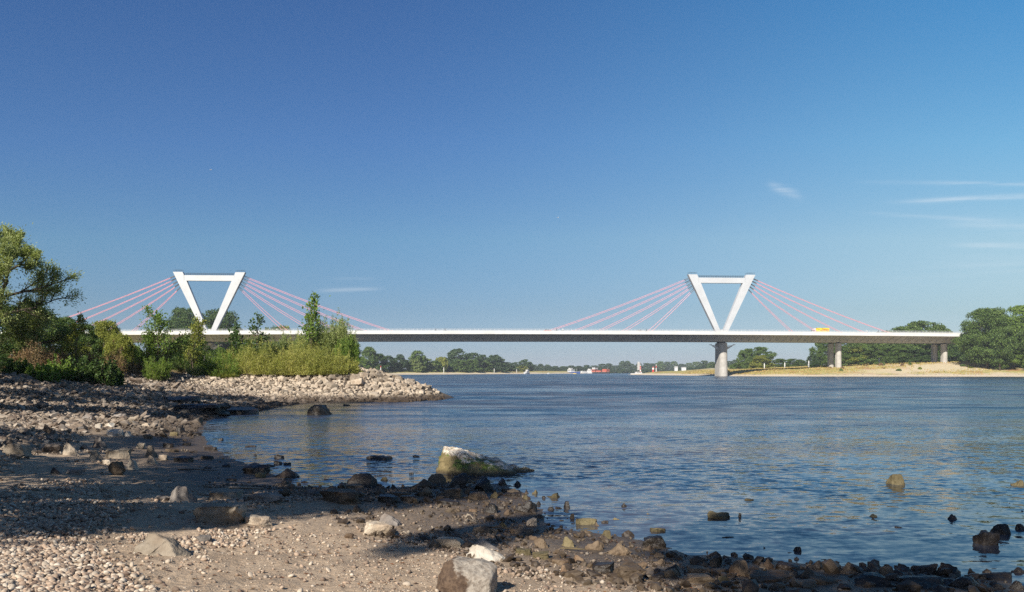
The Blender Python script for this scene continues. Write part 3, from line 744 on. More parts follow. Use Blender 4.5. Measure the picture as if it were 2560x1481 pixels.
# named landmarks: (zoom, box, kind, tone, label)
LM = [
 (Z5,(300,505,840,945),'b','p','two-toned beige and grey block half sunk in the sand strip'),
 (Z5,(395,575,785,880),'w','g','grey weathered rock leaning behind the two-toned block'),
 (Z5,(985,1140,790,845),'w','p','low cream rock on the pebbly strip below the mossy boulder'),
 (Z5,(1060,1145,878,940),'r','p','small cream knob-shaped rock standing alone on the gravel'),
 (Z5,(790,1020,955,1040),'b','p','flat pale block with brown spots behind the large foreground boulder'),
 (Z5,(1035,1300,975,1060),'w','g','grey pointed rock right behind the bright white rock'),
 (Z5,(1010,1330,1000,1135),'w','W','bright white angular rock on the shore behind the dark foreground boulder'),
 (Z5,(860,1000,605,690),'b','n','sunlit tan block in the dark rock heap below the mossy boulder'),
 (Z5,(640,800,545,625),'r','n','brown rounded rock at the left end of the dark heap'),
 (Z5,(740,890,510,590),'r','n','brown rounded rock leaning on the left foot of the mossy boulder'),
 (Z5,(890,1045,500,620),'h','d','black wet rock against the front of the mossy boulder'),
 (Z5,(1045,1240,530,640),'h','d','broad dark rock under the right half of the mossy boulder'),
 (Z5,(185,425,500,610),'r','d','large black double-humped rock standing in the water left of the heap'),
 (Z5,(0,310,620,730),'s','n','broad brown slab lying at the water edge'),
 (Z5,(-110,0,620,680),'s','g','grey slab beside the broad brown slab'),
 (Z5,(1350,1525,695,790),'h','d','big dark brown rock at the point where the shore turns'),
 (Z5,(1150,1260,720,800),'h','d','dark rounded rock left of the shore point'),
 (Z5,(2255,2435,940,1035),'b','d','black upright block at the water edge'),
 (Z5,(1780,1940,822,880),'s','o','flat brown rock in the shallows'),
 (Z5,(1735,1800,790,835),'w','n','small brown peaked rock in the shallows'),
 (Z5,(1695,1785,700,760),'w','d','dark pointed rock in the shallows off the shore point'),
 (Z5,(1590,1700,645,690),'h','o','lumpy olive rock in the water right of the mossy boulder'),
 (Z5,(1950,2090,905,975),'w','o','olive wedge-shaped rock at the water edge'),
 (Z5,(1900,2060,1125,1220),'b','d','dark square block in the shaded boulder belt'),
 (Z5,(2050,2260,1155,1270),'b','n','dark brown block beside a puddle on the shore'),
 (Z5,(1970,2190,1000,1090),'r','n','wide rounded brown rock on the wet shore'),
 (Z5,(1670,1810,950,1035),'w','o','sunlit olive rock with a peaked top on the shore'),
 (Z5,(315,510,385,420),'s','d','long low black rock out in the water left of the mossy boulder'),
 (Z5,(2075,2165,715,752),'r','d','small black dome-shaped rock alone in the open shallows'),
 (Z6,(1612,1780,478,565),'w','o','olive rock with white top standing alone in the river'),
 (Z6,(2445,2530,518,568),'h','o','olive rock in the river at the right frame edge'),
 (Z6,(430,595,730,782),'s','o','low olive rock with a flat tail in the shallows'),
 (Z6,(625,690,740,770),'w','d','small dark rock beside the low olive rock'),
 (Z6,(1475,1572,743,775),'r','o','small rounded olive rock far out in the shallows'),
 (Z6,(2000,2090,745,788),'r','d','dark rounded rock in the river near the black cube'),
 (Z6,(2198,2335,838,955),'b','d','black cube-shaped rock standing in the water'),
 (Z6,(2290,2475,800,890),'w','d','dark sloping rock behind the black cube in the water'),
 (Z6,(990,1090,955,1000),'w','d','small black peaked rock near the boulder belt'),
 (Z6,(570,770,1038,1160),'w','n','olive boulder with a bright cream top in the boulder belt'),
 (Z6,(293,490,1140,1205),'b','n','flat-topped brown block beside the cream-topped boulder'),
 (Z6,(1230,1470,1055,1150),'r','n','large smooth brown boulder in the middle of the belt'),
 (Z6,(1805,1950,1060,1145),'b','d','tallest black boulder at the dark end of the belt'),
 (Z6,(1950,2130,1070,1160),'h','d','broad black boulder right of the tallest black boulder'),
 (Z6,(690,1010,1125,1200),'s','n','long flat brown slab across the front of the belt'),
 (Z4,(1140,1485,910,1050),'b','p','large beige block with a dark stained side on the sand'),
 (Z4,(790,1180,1090,1245),'w','p','large pale triangular boulder between the pebbles and the sand'),
 (Z4,(1015,1215,805,915),'w','g','grey pyramid-shaped rock behind the beige block'),
 (Z4,(1265,1475,828,905),'s','p','pale wedge-shaped slab behind the beige block'),
 (Z4,(1500,1725,845,920),'h','g','grey craggy rock on the sand near the water'),
 (Z4,(660,760,655,750),'h','n','reddish brown stone in front of the flat-topped beige rock'),
 (Z4,(760,855,640,720),'w','p','beige rock right of the reddish brown stone'),
 (Z4,(640,795,580,650),'s','p','flat-topped beige rock in the rock group on the left beach'),
 (Z4,(525,640,590,665),'w','p','pale rock left of the flat-topped beige rock'),
 (Z4,(370,490,540,630),'w','p','beige peaked rock left in the beach rock group'),
 (Z4,(255,400,545,620),'r','g','brown rounded rock near the left end of the rock group'),
 (Z4,(40,185,550,640),'b','p','beige block at the left edge of the beach'),
 (Z4,(300,380,695,745),'w','d','small black pointed stone on the pebble beach'),
 (Z4,(400,525,705,750),'s','g','low grey stone right of the black pointed stone'),
 (Z4,(825,880,550,590),'b','p','small pale block above the rock group'),
 (Z4,(875,965,560,640),'w','p','pale leaning stone at the right end of the rock group'),
 (Z4,(1050,1150,435,495),'w','d','black triangular rock at the head of the bay'),
 (Z4,(1175,1228,388,440),'b','d','black rock at the water line in the bay'),
 (Z4,(1030,1090,482,512),'b','o','yellowish stone in front of the black triangular rock'),
 (Z4,(1865,2015,312,385),'h','d','large black boulder standing in the still bay water'),
 (Z4,(1470,1640,675,740),'s','d','black flat rock at the inner shore of the bay'),
 (Z4,(1640,1820,700,770),'r','d','black rounded rock lying in the water of the bay'),
 (Z4,(195,295,290,355),'r','g','brownish boulder on the upper beach below the bushes'),
 (Z4,(205,280,230,262),'r','g','small grey boulder on the upper beach near the left edge'),
 (Z4,(400,465,137,170),'r','g','rounded grey stone in front of the dark green shrubs'),
 (Z4,(580,620,418,470),'b','W','white upright stone in the sunlit strip of the upper beach'),
 (Z4,(640,755,465,515),'s','W','white flat stone in the sunlit strip of the upper beach'),
]
LANDMARK = []
for zf, bx, k, t, lab in LM:
    b = zf(bx); o = put_rock(b[0], b[1], b[2], b[3], K[k], T[t])
    tag(o, lab, 'rock'); LANDMARK.append((o, lab))
# large boulder in front, slab of rock at the head of the bay, mossy boulder: shaped by hand
def hull_rock(name, pts, loc, mat, label, rough=.02, cut=.09, seed=1, bevel=.02):
    bm = bmesh.new(); vs = [bm.verts.new(p) for p in pts]
    bmesh.ops.convex_hull(bm, input=vs); bmesh.ops.delete(bm, geom=[v for v in bm.verts if not v.link_faces], context='VERTS')
    bmesh.ops.dissolve_limit(bm, angle_limit=R(4), verts=bm.verts[:], edges=bm.edges[:])
    bmesh.ops.bevel(bm, geom=bm.edges[:], offset=bevel, segments=2, profile=.6, affect='EDGES', clamp_overlap=True)
    bmesh.ops.triangulate(bm, faces=bm.faces[:])
    for _ in range(5):
        es = [e for e in bm.edges if e.calc_length() > cut]
        if not es: break
        bmesh.ops.subdivide_edges(bm, edges=es, cuts=1); bmesh.ops.triangulate(bm, faces=bm.faces[:])
    bm.normal_update(); off = Vector((seed*7.3, seed*2.9, 1.1))
    for v in bm.verts:
        q = v.co*(1/.35) + off
        v.co += v.normal * rough * (1.4*mnoise.fractal(q, 1.0, 2.1, 5) + 1.1*abs(mnoise.noise(q*2.3)) - .4)
    me = bpy.data.meshes.new(name); bm.to_mesh(me); bm.free()
    me.polygons.foreach_set('use_smooth', [True]*len(me.polygons)); me.update()
    o = obj(name, me, mat, None, loc); tag(o, label, 'rock'); LANDMARK.append((o, label)); return o
# mossy boulder in the water
X0, Y0, _ = gp(1212, 1187); Y0 += .75; s = Y0 / F
def mx(px): return (px-1212)*s
def mz(py): return EYE - (py-YH)*s
g = G('mossy_rock'); P = g.objc(); n = g.noise(P, 2.6, 7, .65); n2 = g.noise(P, 9, 6, .6); n3 = g.noise(P, 1.2, 3)
zz = g.node('ShaderNodeSeparateXYZ', {0: P}, 2); xx = g.node('ShaderNodeSeparateXYZ', {0: P}, 0)
lvl = g.math('ADD', g.math('ADD', zz, g.math('MULTIPLY', xx, .22)), g.math('MULTIPLY', g.math('SUBTRACT', n, .5), .9))
white = g.mix(g.rng(n2, .35, .65), (.36, .29, .22, 1), (.66, .61, .53, 1))
olive = g.mix(g.rng(n2, .35, .65), (.13, .10, .042, 1), (.22, .17, .08, 1))
moss = g.mix(g.rng(n2, .4, .6), (.035, .062, .008, 1), (.10, .14, .022, 1))
body = g.mix(g.math('MULTIPLY', g.rng(g.math('ADD', n3, g.math('MULTIPLY', n2, .5)), .66, .78), g.rng(zz, .06, .16)), olive, moss)
col = g.mix(g.rng(lvl, .24, .34), body, white)
low = g.rng(zz, .02, .10, 1, 0)
M['mossy'] = g.done(g.mix(low, col, (.06, .045, .022, 1)), .8, g.bump(g.math('ADD', n, n2), .9, .04))
hull_rock('mossy_boulder', [(mx(1110), .05, mz(1113)), (mx(1120), -.2, mz(1120)), (mx(1092), -.1, mz(1170)), (mx(1090), -.55, -.25), (mx(1100), .7, -.25), (mx(1175), .15, mz(1134)), (mx(1240), .12, mz(1150)),
    (mx(1300), .1, mz(1166)), (mx(1352), .0, mz(1184)), (mx(1365), -.1, -.25), (mx(1340), .5, -.2), (mx(1140), -1.0, -.2), (mx(1235), -1.35, -.2), (mx(1325), -1.1, -.2), (mx(1150), -.45, mz(1160)), (mx(1260), -.45, mz(1176)), (mx(1105), .35, mz(1130))],
    (X0, Y0, 0), M['mossy'], 'large white and mossy green wedge boulder standing in the water', .06, .05, 3, .05)
# foreground boulder
X1, Y1, Z1 = gp(1165, 1481 + 12); Y1 += .25; s1 = Y1 / F
def fx(px): return (px-1165)*s1
def fz(py): return EYE - (py-YH)*s1 - Z1
g = G('boulder_brown_shade'); P = g.objc(); n = g.noise(P, 7, 6, .62); n2 = g.noise(P, 26, 5)
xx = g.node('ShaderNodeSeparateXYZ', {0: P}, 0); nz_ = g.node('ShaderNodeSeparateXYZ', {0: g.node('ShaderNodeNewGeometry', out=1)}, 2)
m_ = g.rng(g.math('ADD', g.math('ADD', g.math('MULTIPLY', xx, 2.4), g.math('MULTIPLY', nz_, .55)), g.math('MULTIPLY', g.math('SUBTRACT', n, .5), 2.6)), .02, .42)  # brown stone with shade painted into the colour: darker left and front, paler top
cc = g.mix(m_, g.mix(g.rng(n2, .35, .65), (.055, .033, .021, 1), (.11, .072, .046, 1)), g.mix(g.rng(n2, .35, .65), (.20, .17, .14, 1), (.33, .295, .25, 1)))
M['boulder_brown_shade'] = g.done(cc, .85, g.bump(g.math('ADD', n, g.math('MULTIPLY', n2, .5)), .8, .04))
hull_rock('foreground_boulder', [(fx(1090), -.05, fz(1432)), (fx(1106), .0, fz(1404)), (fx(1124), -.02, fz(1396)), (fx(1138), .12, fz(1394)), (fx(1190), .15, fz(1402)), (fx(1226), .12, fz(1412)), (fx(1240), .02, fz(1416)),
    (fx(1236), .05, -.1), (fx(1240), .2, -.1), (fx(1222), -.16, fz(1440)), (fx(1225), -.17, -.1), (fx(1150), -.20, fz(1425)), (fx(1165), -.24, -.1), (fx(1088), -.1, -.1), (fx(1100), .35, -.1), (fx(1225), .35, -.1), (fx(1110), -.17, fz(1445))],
    (X1, Y1, Z1), M['boulder_brown_shade'], 'big brown and grey boulder lying closest at the bottom of the beach', .016, .03, 5, .025)
# wet rock ledge at the head of the bay
for bx, sd, lab in (((1000,1220,285,320), 6, 'low black rock ledge on the upper beach at the bay head'), ((1040,1400,318,388), 7, 'broad black rock ledge running into the still bay water'), ((1380,1590,345,382), 8, 'thin black rock tongue at the tip of the ledge in the bay')):
    b = Z4(bx); o = put_rock(b[0], b[1], b[2], b[3], 'slab', 'rock_wet', 'rock_ledge', var=sd % 5, depth=3.0, rot=.1); tag(o, lab, 'rock'); LANDMARK.append((o, lab))
# the other stones of the shore, labelled by the landmark they lie nearest to
MORE = [(Z5, [((420,485,535,565),'r','o'),((1230,1320,545,600),'h','d'),((1345,1415,562,598),'r','d'),((480,580,585,640),'w','d'),((560,610,582,615),'w','n'),((495,640,640,682),'s','n'),((680,790,600,680),'r','n'),
  ((1000,1050,610,660),'h','n'),((1030,1180,635,700),'h','n'),((1180,1250,640,690),'h','o'),((1265,1340,615,650),'s','d'),((1290,1415,640,680),'s','d'),((1425,1460,622,648),'r','d'),((1475,1530,625,660),'h','o'),
  ((1550,1590,668,690),'r','d'),((1410,1490,655,700),'w','o'),((1500,1550,705,735),'r','d'),((1240,1300,735,765),'s','d'),((1280,1350,760,805),'h','n'),((1590,1650,745,775),'r','d'),((1645,1700,745,762),'s','d'),
  ((1915,1975,850,885),'w','n'),((1965,2020,842,865),'s','d'),((2050,2110,822,842),'s','o'),((2310,2420,893,928),'s','o'),((1470,1560,798,830),'h','n'),((1440,1525,820,880),'b','p'),((1235,1360,850,900),'w','o'),
  ((1840,1900,910,935),'s','n'),((2255,2335,1010,1055),'h','o'),((1330,1505,905,945),'s','n'),((1450,1520,945,980),'b','n'),((1590,1640,910,930),'s','n'),((1500,1600,960,1040),'h','n'),((1850,1990,975,1050),'h','n'),
  ((1360,1480,1035,1085),'s','o'),((1485,1610,1058,1115),'b','o'),((1630,1700,1045,1085),'h','n'),((1745,1910,1080,1145),'w','n'),((1620,1755,1105,1160),'s','n'),((1675,1750,1150,1225),'w','n'),((2300,2420,1100,1150),'h','n'),
  ((2400,2520,1140,1240),'h','d'),((2430,2530,1060,1105),'h','n'),((650,705,383,403),'s','d'),((620,655,505,520),'s','d'),((20,62,548,562),'s','d'),((170,240,930,970),'r','n'),((130,186,575,602),'s','d'),((380,470,600,650),'h','d'),((160,330,590,625),'s','n'),((820,900,640,685),'h','n'),
  ((400,560,660,730),'s','d'),((560,700,665,720),'s','d'),((820,1000,690,740),'s','d'),((920,990,755,785),'r','n'),((1040,1110,760,785),'s','n'),((320,380,840,870),'r','p'),((1140,1190,700,735),'r','d'),((1020,1060,690,720),'r','n'),((1240,1250,600,620),'r','d')]),
 (Z6, [((683,750,643,663),'s','o'),((2455,2530,805,855),'r','d'),((800,845,955,978),'w','d'),((65,168,838,870),'s','o'),((2400,2520,1092,1140),'h','d'),((300,470,1085,1150),'s','n'),((460,530,1030,1100),'h','n'),((465,570,1100,1155),'b','n'),
  ((765,885,1035,1110),'r','n'),((885,1060,1055,1120),'s','d'),((1060,1210,1042,1115),'h','d'),((1180,1260,1043,1090),'r','d'),((1010,1160,1090,1175),'r','n'),((1480,1530,1095,1130),'b','d'),((1540,1710,1080,1165),'w','n'),((1670,1805,1078,1130),'h','d'),
  ((2130,2220,1100,1150),'w','d'),((1090,1310,1150,1215),'s','n'),((1400,1700,1140,1230),'h','d'),((1700,2000,1150,1240),'s','d'),((1990,2250,1145,1240),'h','d'),((2220,2460,1145,1190),'s','d'),((985,1170,1185,1235),'r','n'),((1470,1550,1190,1230),'r','n'),
  ((420,500,1195,1240),'r','n'),((140,270,1100,1170),'h','n'),((60,160,1130,1180),'h','d'),((510,600,1155,1205),'h','o'),((870,960,1195,1240),'r','n'),((2440,2540,1185,1250),'h','d'),((40,75,740,752),'s','o'),((530,620,893,912),'s','d'),((640,660,845,852),'s','d'),
  ((955,1000,998,1010),'s','d'),((1670,1740,828,842),'s','d'),((1845,1905,828,838),'s','d'),((2415,2460,675,684),'s','o'),((0,90,945,990),'h','n'),((80,190,1000,1045),'h','n'),((210,300,1015,1050),'h','n'),((415,460,988,1010),'r','n'),((2300,2400,1200,1250),'h','d'),((1300,1400,1205,1250),'h','d'),((-40,50,1060,1110),'h','n'),((2500,2560,725,738),'s','d'),((120,150,683,690),'s','o')]),
 (Z4, [((2083,2130,317,328),'s','d'),((1045,1090,385,410),'b','d'),((870,930,500,530),'s','n'),((1325,1360,520,542),'r','d'),((1160,1230,487,508),'s','d'),((1660,1725,622,650),'s','d'),((1660,1715,660,685),'s','d'),((1600,1670,680,700),'s','d'),
  ((1720,1770,668,690),'s','d'),((1485,1560,567,580),'s','d'),((1220,1305,627,655),'s','d'),((1050,1170,630,670),'s','d'),((960,1025,620,658),'b','p'),((885,965,625,685),'w','p'),((555,660,505,585),'w','g'),((0,60,552,600),'w','p'),((935,1040,870,905),'r','g'),
  ((1685,1775,820,885),'r','n'),((1490,1655,985,1055),'s','p'),((1755,1778,1000,1020),'r','W'),((2095,2150,1100,1135),'r','n'),((1200,1300,1110,1160),'s','g'),((620,700,430,460),'h','W'),((740,800,480,515),'h','W'),((1670,1695,310,325),'w','d'),((620,680,650,685),'s','p'),
  ((480,540,560,600),'h','g'),((700,760,330,365),'h','g'),((520,580,330,365),'h','g'),((840,910,330,360),'s','p'),((500,570,370,420),'r','g'),((690,770,370,410),'h','g'),((780,870,380,430),'h','p'),((860,920,430,460),'h','p'),((380,450,300,335),'h','g'),((440,520,450,480),'h','g'),
  ((350,420,430,475),'w','g'),((280,350,500,545),'h','g'),((120,200,470,520),'h','g'),((60,130,460,500),'h','g'),((990,1060,550,580),'s','d'),((1110,1160,545,570),'s','d'),((1240,1320,575,600),'s','d'),((1000,1090,585,610),'s','n'),((1240,1290,695,710),'s','d'),((1350,1400,680,700),'s','d'),((1545,1620,730,765),'s','o'),((1660,1770,775,815),'h','d'),((1370,1440,765,785),'s','d'),((1900,1920,790,808),'w','d'),((1540,1565,615,632),'s','d')])]
import collections
_rest = []
for zf, L in MORE:
    for bx, k, t in L:
        b = zf(bx); o = put_rock(b[0], b[1], b[2], b[3], K[k], T[t]); _rest.append((o, t, k, b[1]-b[0]))
lmp = np.array([(l[0].location.x, l[0].location.y) for l in LANDMARK])
_by = collections.defaultdict(list)
for o, t, k, w in _rest:
    d = np.hypot(lmp[:, 0]-o.location.x, lmp[:, 1]-o.location.y); i = int(np.argmin(d)); _by[i].append((float(d[i]), o, t, k, w))
SH = {'b': 'blocky', 's': 'flat', 'w': 'pointed', 'r': 'rounded', 'h': 'angular'}
_used = collections.Counter()
for i, L in _by.items():
    L.sort(key=lambda q: q[0]); ref = LANDMARK[i][1]
    for stop in (' lying ', ' standing ', ' leaning ', ' running ', ' behind ', ' beside ', ' half ', ' among ', ' on the ', ' in the ', ' at the ', ' right ', ' left ', ' near ', ' below ', ' across ', ' against ', ' under ', ' between ', ' alone', ' off ', ' above ', ' out in ', ' with a '):
        if stop in ref and len(ref.split(stop)[0].split()) >= 2: ref = ref.split(stop)[0]
    for d, o, t, k, w in L:
        dx, dy = o.location.x - lmp[i, 0], o.location.y - lmp[i, 1]
        side = ('right of' if dx > 0 else 'left of') if abs(dx) > abs(dy)*.8 else ('behind' if dy > 0 else 'in front of')
        lab = '%s %s stone %s the %s' % (TONE[T[t]], SH[k], side, ref)
        if _used[lab]:
            lab = ('smaller ' if w < 40 else 'larger ') + lab
            q = 0
            while _used[lab] and q < 4:
                lab = ('%s %s stone, %s in line %s the %s' % (TONE[T[t]], SH[k], ('second', 'third', 'fourth', 'fifth')[q], side, ref)); q += 1
        _used[lab] += 1; tag(o, ' '.join(lab.split()[:16]), 'rock', 'stones along the muddy shore')

# ------------------------------------------------------------------ riprap on the groyne
rr = np.random.default_rng(11)
RV = [rock_mesh('riprap_stone', 200+j, ('shard', 'block', 'shard', 'wedge', 'slab')[j % 5], 1, .05) for j in range(14)]
for me in RV: me.materials.append(M['riprap'])
cand = []
xs = rr.uniform(-52, -5.6, 60000); ys = rr.uniform(70, 94, 60000); zs = terrain(xs, ys, False)
dsh = sdist(LAND_A, xs, ys)
pxs = 1280 + F*xs/ys
dens = sstep(560, 720, pxs) * sstep(1.5, 4.5, ys - (74.5 - .0*xs) + 3.5) * 1.0 + .30*sstep(430, 560, pxs)*sstep(74, 78, ys)
ok = (zs > -.12) & (dsh > -.7) & (ys > 72.2) & (rr.random(60000) < np.clip(dens, 0, 1)) & ((xs < -8.2) | (rr.random(60000) < .10))
ok &= ~((pxs < 880) & (ys > 85.5))
size = np.exp(rr.normal(math.log(.52), .42, 60000)).clip(.26, 1.05) * (.62 + .5*sstep(600, 900, pxs)) * (1 - .35*sstep(84, 88, ys)) * (1 - .25*sstep(1.4, .2, zs))
idx = np.where(ok)[0]; rr.shuffle(idx)
take = []; cell = collections.defaultdict(list)
for i in idx:
    x, y, s_ = xs[i], ys[i], size[i]; cx, cy = int(x), int(y); good = True
    for a in (-1, 0, 1):
        for b in (-1, 0, 1):
            for (q, w, e) in cell[(cx+a, cy+b)]:
                if (q-x)**2 + (w-y)**2 < (.36*(s_+e))**2: good = False; break
            if not good: break
        if not good: break
    if good: cell[(cx, cy)].append((x, y, s_)); take.append(i)
take = sorted(take, key=lambda i: -size[i]/ys[i] * (0.25 if (pxs[i] < 880 and ys[i] > 84.5) or ys[i] > 88 else 1))
RIP_LABEL = ['pale angular stone in the sunlit stone slope of the groyne', 'dark wet stone at the foot of the groyne along the water']
def rip_place(i):
    s_ = size[i]; e = rr.normal(0, .35, 2)
    return (xs[i], ys[i], zs[i] - .18*s_), (e[0], e[1], rr.uniform(0, 6.28)), (s_*rr.uniform(.9, 1.25), s_*rr.uniform(.75, 1.05), s_*rr.uniform(.48, .82))
rest_V, rest_F, nv = [], [], 0
from mathutils import Euler
_tpl = []
for me in RV:
    v = np.zeros(len(me.vertices)*3); me.vertices.foreach_get('co', v); f = np.array([tuple(p.vertices) for p in me.polygons if len(p.vertices) == 3]); _tpl.append((v.reshape(-1, 3) - [0, 0, .5], f))
for n_, i in enumerate(take):
    loc, rot, sc = rip_place(i)
    if n_ < 290:
        o = bpy.data.objects.new('riprap_stone', RV[n_ % len(RV)]); C.objects.link(o); o.location = (loc[0], loc[1], loc[2] - .1*sc[2]); o.rotation_euler = (rot[0]*.5, rot[1]*.5, rot[2]); o.scale = sc
        lowz = zs[i] < .3
        tag(o, RIP_LABEL[1 if lowz else 0], 'rock', 'dark wet stones at the foot of the groyne' if lowz else 'pale stones of the groyne slope')
    else:
        v, f = _tpl[n_ % len(_tpl)]; mt = np.array(Euler(rot).to_matrix())
        rest_V.append((v*np.array(sc)) @ mt.T + np.array(loc) + [0, 0, .3*sc[2]]); rest_F.append(f + nv); nv += len(v)
if rest_V: tag(obj('riprap_rubble', me_np('riprap_rubble', np.concatenate(rest_V), np.concatenate(rest_F)), M['riprap']), 'smaller pale stones filling the stone slope of the groyne', 'rubble', kind='stuff')

# ------------------------------------------------------------------ pebbles and beach rubble (nobody could count them)
def ico(sub):
    bm = bmesh.new(); bmesh.ops.create_icosphere(bm, subdivisions=sub, radius=1); bm.verts.ensure_lookup_table()
    v = np.array([x.co[:] for x in bm.verts]); f = np.array([[q.index for q in p.verts] for p in bm.faces]); bm.free(); return v, f
def scatter(name, X, Y, S, tpl, mat, flat=(.5, .8), jit=.12, sink=.25, label=None, smooth=True, tilt=.25):
    n = len(X); Z = terrain(X, Y); v0, f0 = tpl; m = len(v0)
    a = rr.uniform(0, 6.28, n); ca, sa = np.cos(a), np.sin(a)
    sx = S*rr.uniform(.75, 1.25, n)*.5; sy = S*rr.uniform(.55, .95, n)*.5; sz = S*rr.uniform(*flat, n)*.5
    P = v0[None] * (1 + jit * rr.normal(0, 1, (n, m, 1)).clip(-1.6, 1.6))
    x = P[..., 0]*sx[:, None]; y = P[..., 1]*sy[:, None]; z = P[..., 2]*sz[:, None]
    t1, t2 = rr.normal(0, tilt, (2, n, 1)); z = z + x*t1 + y*t2
    V = np.stack([X[:, None] + x*ca[:, None] - y*sa[:, None], Y[:, None] + x*sa[:, None] + y*ca[:, None], Z[:, None] + z + (sz*(1-2*sink))[:, None]], -1).reshape(-1, 3)
    Fc = (f0[None] + (np.arange(n)*m)[:, None, None]).reshape(-1, 3)
    o = obj(name, me_np(name, V, Fc, smooth), mat); tag(o, label, 'stones', kind='stuff'); return o
def in_view(X, Y, m=60): px = 1280 + F*X/Y; return (px > -m) & (px < 2560 + m)
def gravel_zone(X, Y):
    dA = sdist(LAND_A, X, Y); nz = fbm(X*.25, Y*.25, oct=3, seed=5)
    along = dA + nz*1.6
    return dA, sstep(7.4, 9.4, along + .28*np.maximum(0, -X-1))
# sizes and densities thin out with distance so each stone stays a pixel or more
def near_pebbles(n, y0, y1, s0, s1, tpl, seed, thr=.15):
    Y = y0 * (y1/y0) ** rr.random(n); px = rr.uniform(-80, 1900, n); X = (px-1280)/F*Y
    dA, gz = gravel_zone(X, Y)
    pat = fbm(X*.7, Y*.7, oct=3, seed=31)
    p = np.maximum(gz, 0.008*(dA > .3) + .45*sstep(.25, .5, pat)*(dA > .5)*(dA < 9)*(px < 1500))
    k = (rr.random(n) < p) & (dA > .05)
    X, Y = X[k], Y[k]; S = np.exp(rr.uniform(math.log(s0), math.log(s1), len(X))) * (Y/y0)**.35
    return X, Y, S
X, Y, S_ = near_pebbles(90000, 3.6, 9.5, .016, .058, None, 1)
scatter('pebbles', X, Y, S_, ico(2), M['pebbles'], (.45, .75), .07, label='rounded pebbles covering the near beach')
X, Y, S_ = near_pebbles(120000, 8.5, 30, .026, .075, None, 2)
scatter('pebbles', X, Y, S_, ico(1), M['pebbles'], (.45, .8), .13, label='pebbles covering the middle of the beach')
Y = 5.5*(17/5.5) ** rr.random(26000); px = rr.uniform(200, 2300, 26000); X = (px-1280)/F*Y; dA = sdist(LAND_A, X, Y)
k = (dA > .4) & (rr.random(26000) < .25 + .75*sstep(-.1, .4, fbm(X*1.1, Y*1.1, oct=3, seed=52))); X, Y = X[k], Y[k]; S_ = np.exp(rr.normal(math.log(.014), .5, len(X))).clip(.006, .05)*(Y/7)**.6
scatter('grit', X, Y, S_, ico(1), M['pebbles'], (.4, .8), .13, label='fine grit and small pebbles strewn over the sand')
Y = 5.0*(20/5.0) ** rr.random(5000); px = rr.uniform(-40, 2200, 5000); X = (px-1280)/F*Y; dA = sdist(LAND_A, X, Y)
k = (dA > .2) & (fbm(X*.9, Y*1.6, oct=3, seed=61) > .02); X, Y = X[k], Y[k]; n = len(X); hd = rr.uniform(0, 6.28, n); L_ = rr.uniform(.02, .075, n)*(Y/7)**.4
Vq = np.stack([np.stack([X + L_*a*np.cos(hd) - L_*b*np.sin(hd), Y + L_*a*np.sin(hd) + L_*b*np.cos(hd), terrain(X, Y) + c], 1) for a, b, c in ((-.5, 0, .006), (0, .18, .014), (.5, 0, .008), (0, -.18, .016))], 1).reshape(-1, 3)
g = G('leaf_litter'); M['leaf_litter'] = g.done(g.ramp(g.island(), [(0, (.03, .015, .01)), (.4, (.09, .035, .018)), (.7, (.16, .06, .025)), (1, (.20, .12, .05))]), .8)
tag(obj('leaf_litter', me_np('leaf_litter', Vq, np.arange(n*4).reshape(-1, 4)), M['leaf_litter']), 'dark reddish leaf litter and bits of bark washed onto the beach', 'litter', kind='stuff')
n = 52000; Y = 20 * (84/20.) ** rr.random(n); px = rr.uniform(-60, 900, n); X = (px-1280)/F*Y; dA, gz = gravel_zone(X, Y)
k = (rr.random(n) < np.maximum(gz, sstep(30, 45, Y))) & (dA > .25) & (dA < 18.5 + rr.normal(0, .8, n)) & ~((Y > 76) & (px > 620))
X, Y = X[k], Y[k]; S_ = np.exp(rr.normal(math.log(.12), .5, len(X))).clip(.05, .55) * (Y/30)**.45
_sh = [_tpl[j] for j in range(4)]
v, f = _tpl[0]; q = ico(1)
g = G('rubble'); r = g.island(); P = g.pos(); n = g.noise(P, 9, 4)
c = g.ramp(r, [(0, (.11, .08, .06)), (.3, (.21, .165, .125)), (.7, (.30, .245, .19)), (1, (.42, .36, .29))])
zz = g.node('ShaderNodeSeparateXYZ', {0: P}, 2)
M['rubble'] = g.done(g.mix(g.rng(zz, .10, .45, .85, 0), g.mix(.35, c, g.mix(n, (.14, .10, .075, 1), c)), (.05, .036, .026, 1)), .85)
scatter('beach_rubble', X, Y, S_, q, M['rubble'], (.25, .6), .22, label='broken stones covering the upper beach', smooth=False, tilt=.35)
n = 6500; Y = 8.5 * (24/8.5) ** rr.random(n); px = rr.uniform(700, 2560, n); X = (px-1280)/F*Y; dA = sdist(LAND_A, X, Y)
k = (dA > -.7) & (dA < 3.4) & (rr.random(n) < sstep(-.9, .6, dA)) & (fbm(X*.8, Y*.8, oct=2, seed=71) > -.35); X, Y = X[k], Y[k]; S_ = np.exp(rr.normal(math.log(.055), .6, len(X))).clip(.015, .28)
g = G('wet_gravel'); n_ = g.noise(g.pos(), 14, 5)
M['wet_gravel'] = g.done(g.mix(.45, g.ramp(g.island(), [(0, (.018, .012, .009)), (.45, (.05, .034, .022)), (.8, (.095, .068, .042)), (1, (.16, .125, .085))]), g.mix(g.rng(n_, .35, .65), (.03, .02, .013, 1), (.10, .072, .045, 1))), .6, g.bump(n_, .6, .02))
scatter('wet_stones', X, Y, S_, q, M['wet_gravel'], (.4, .8), .16, label='small dark wet stones along the water line', smooth=False)
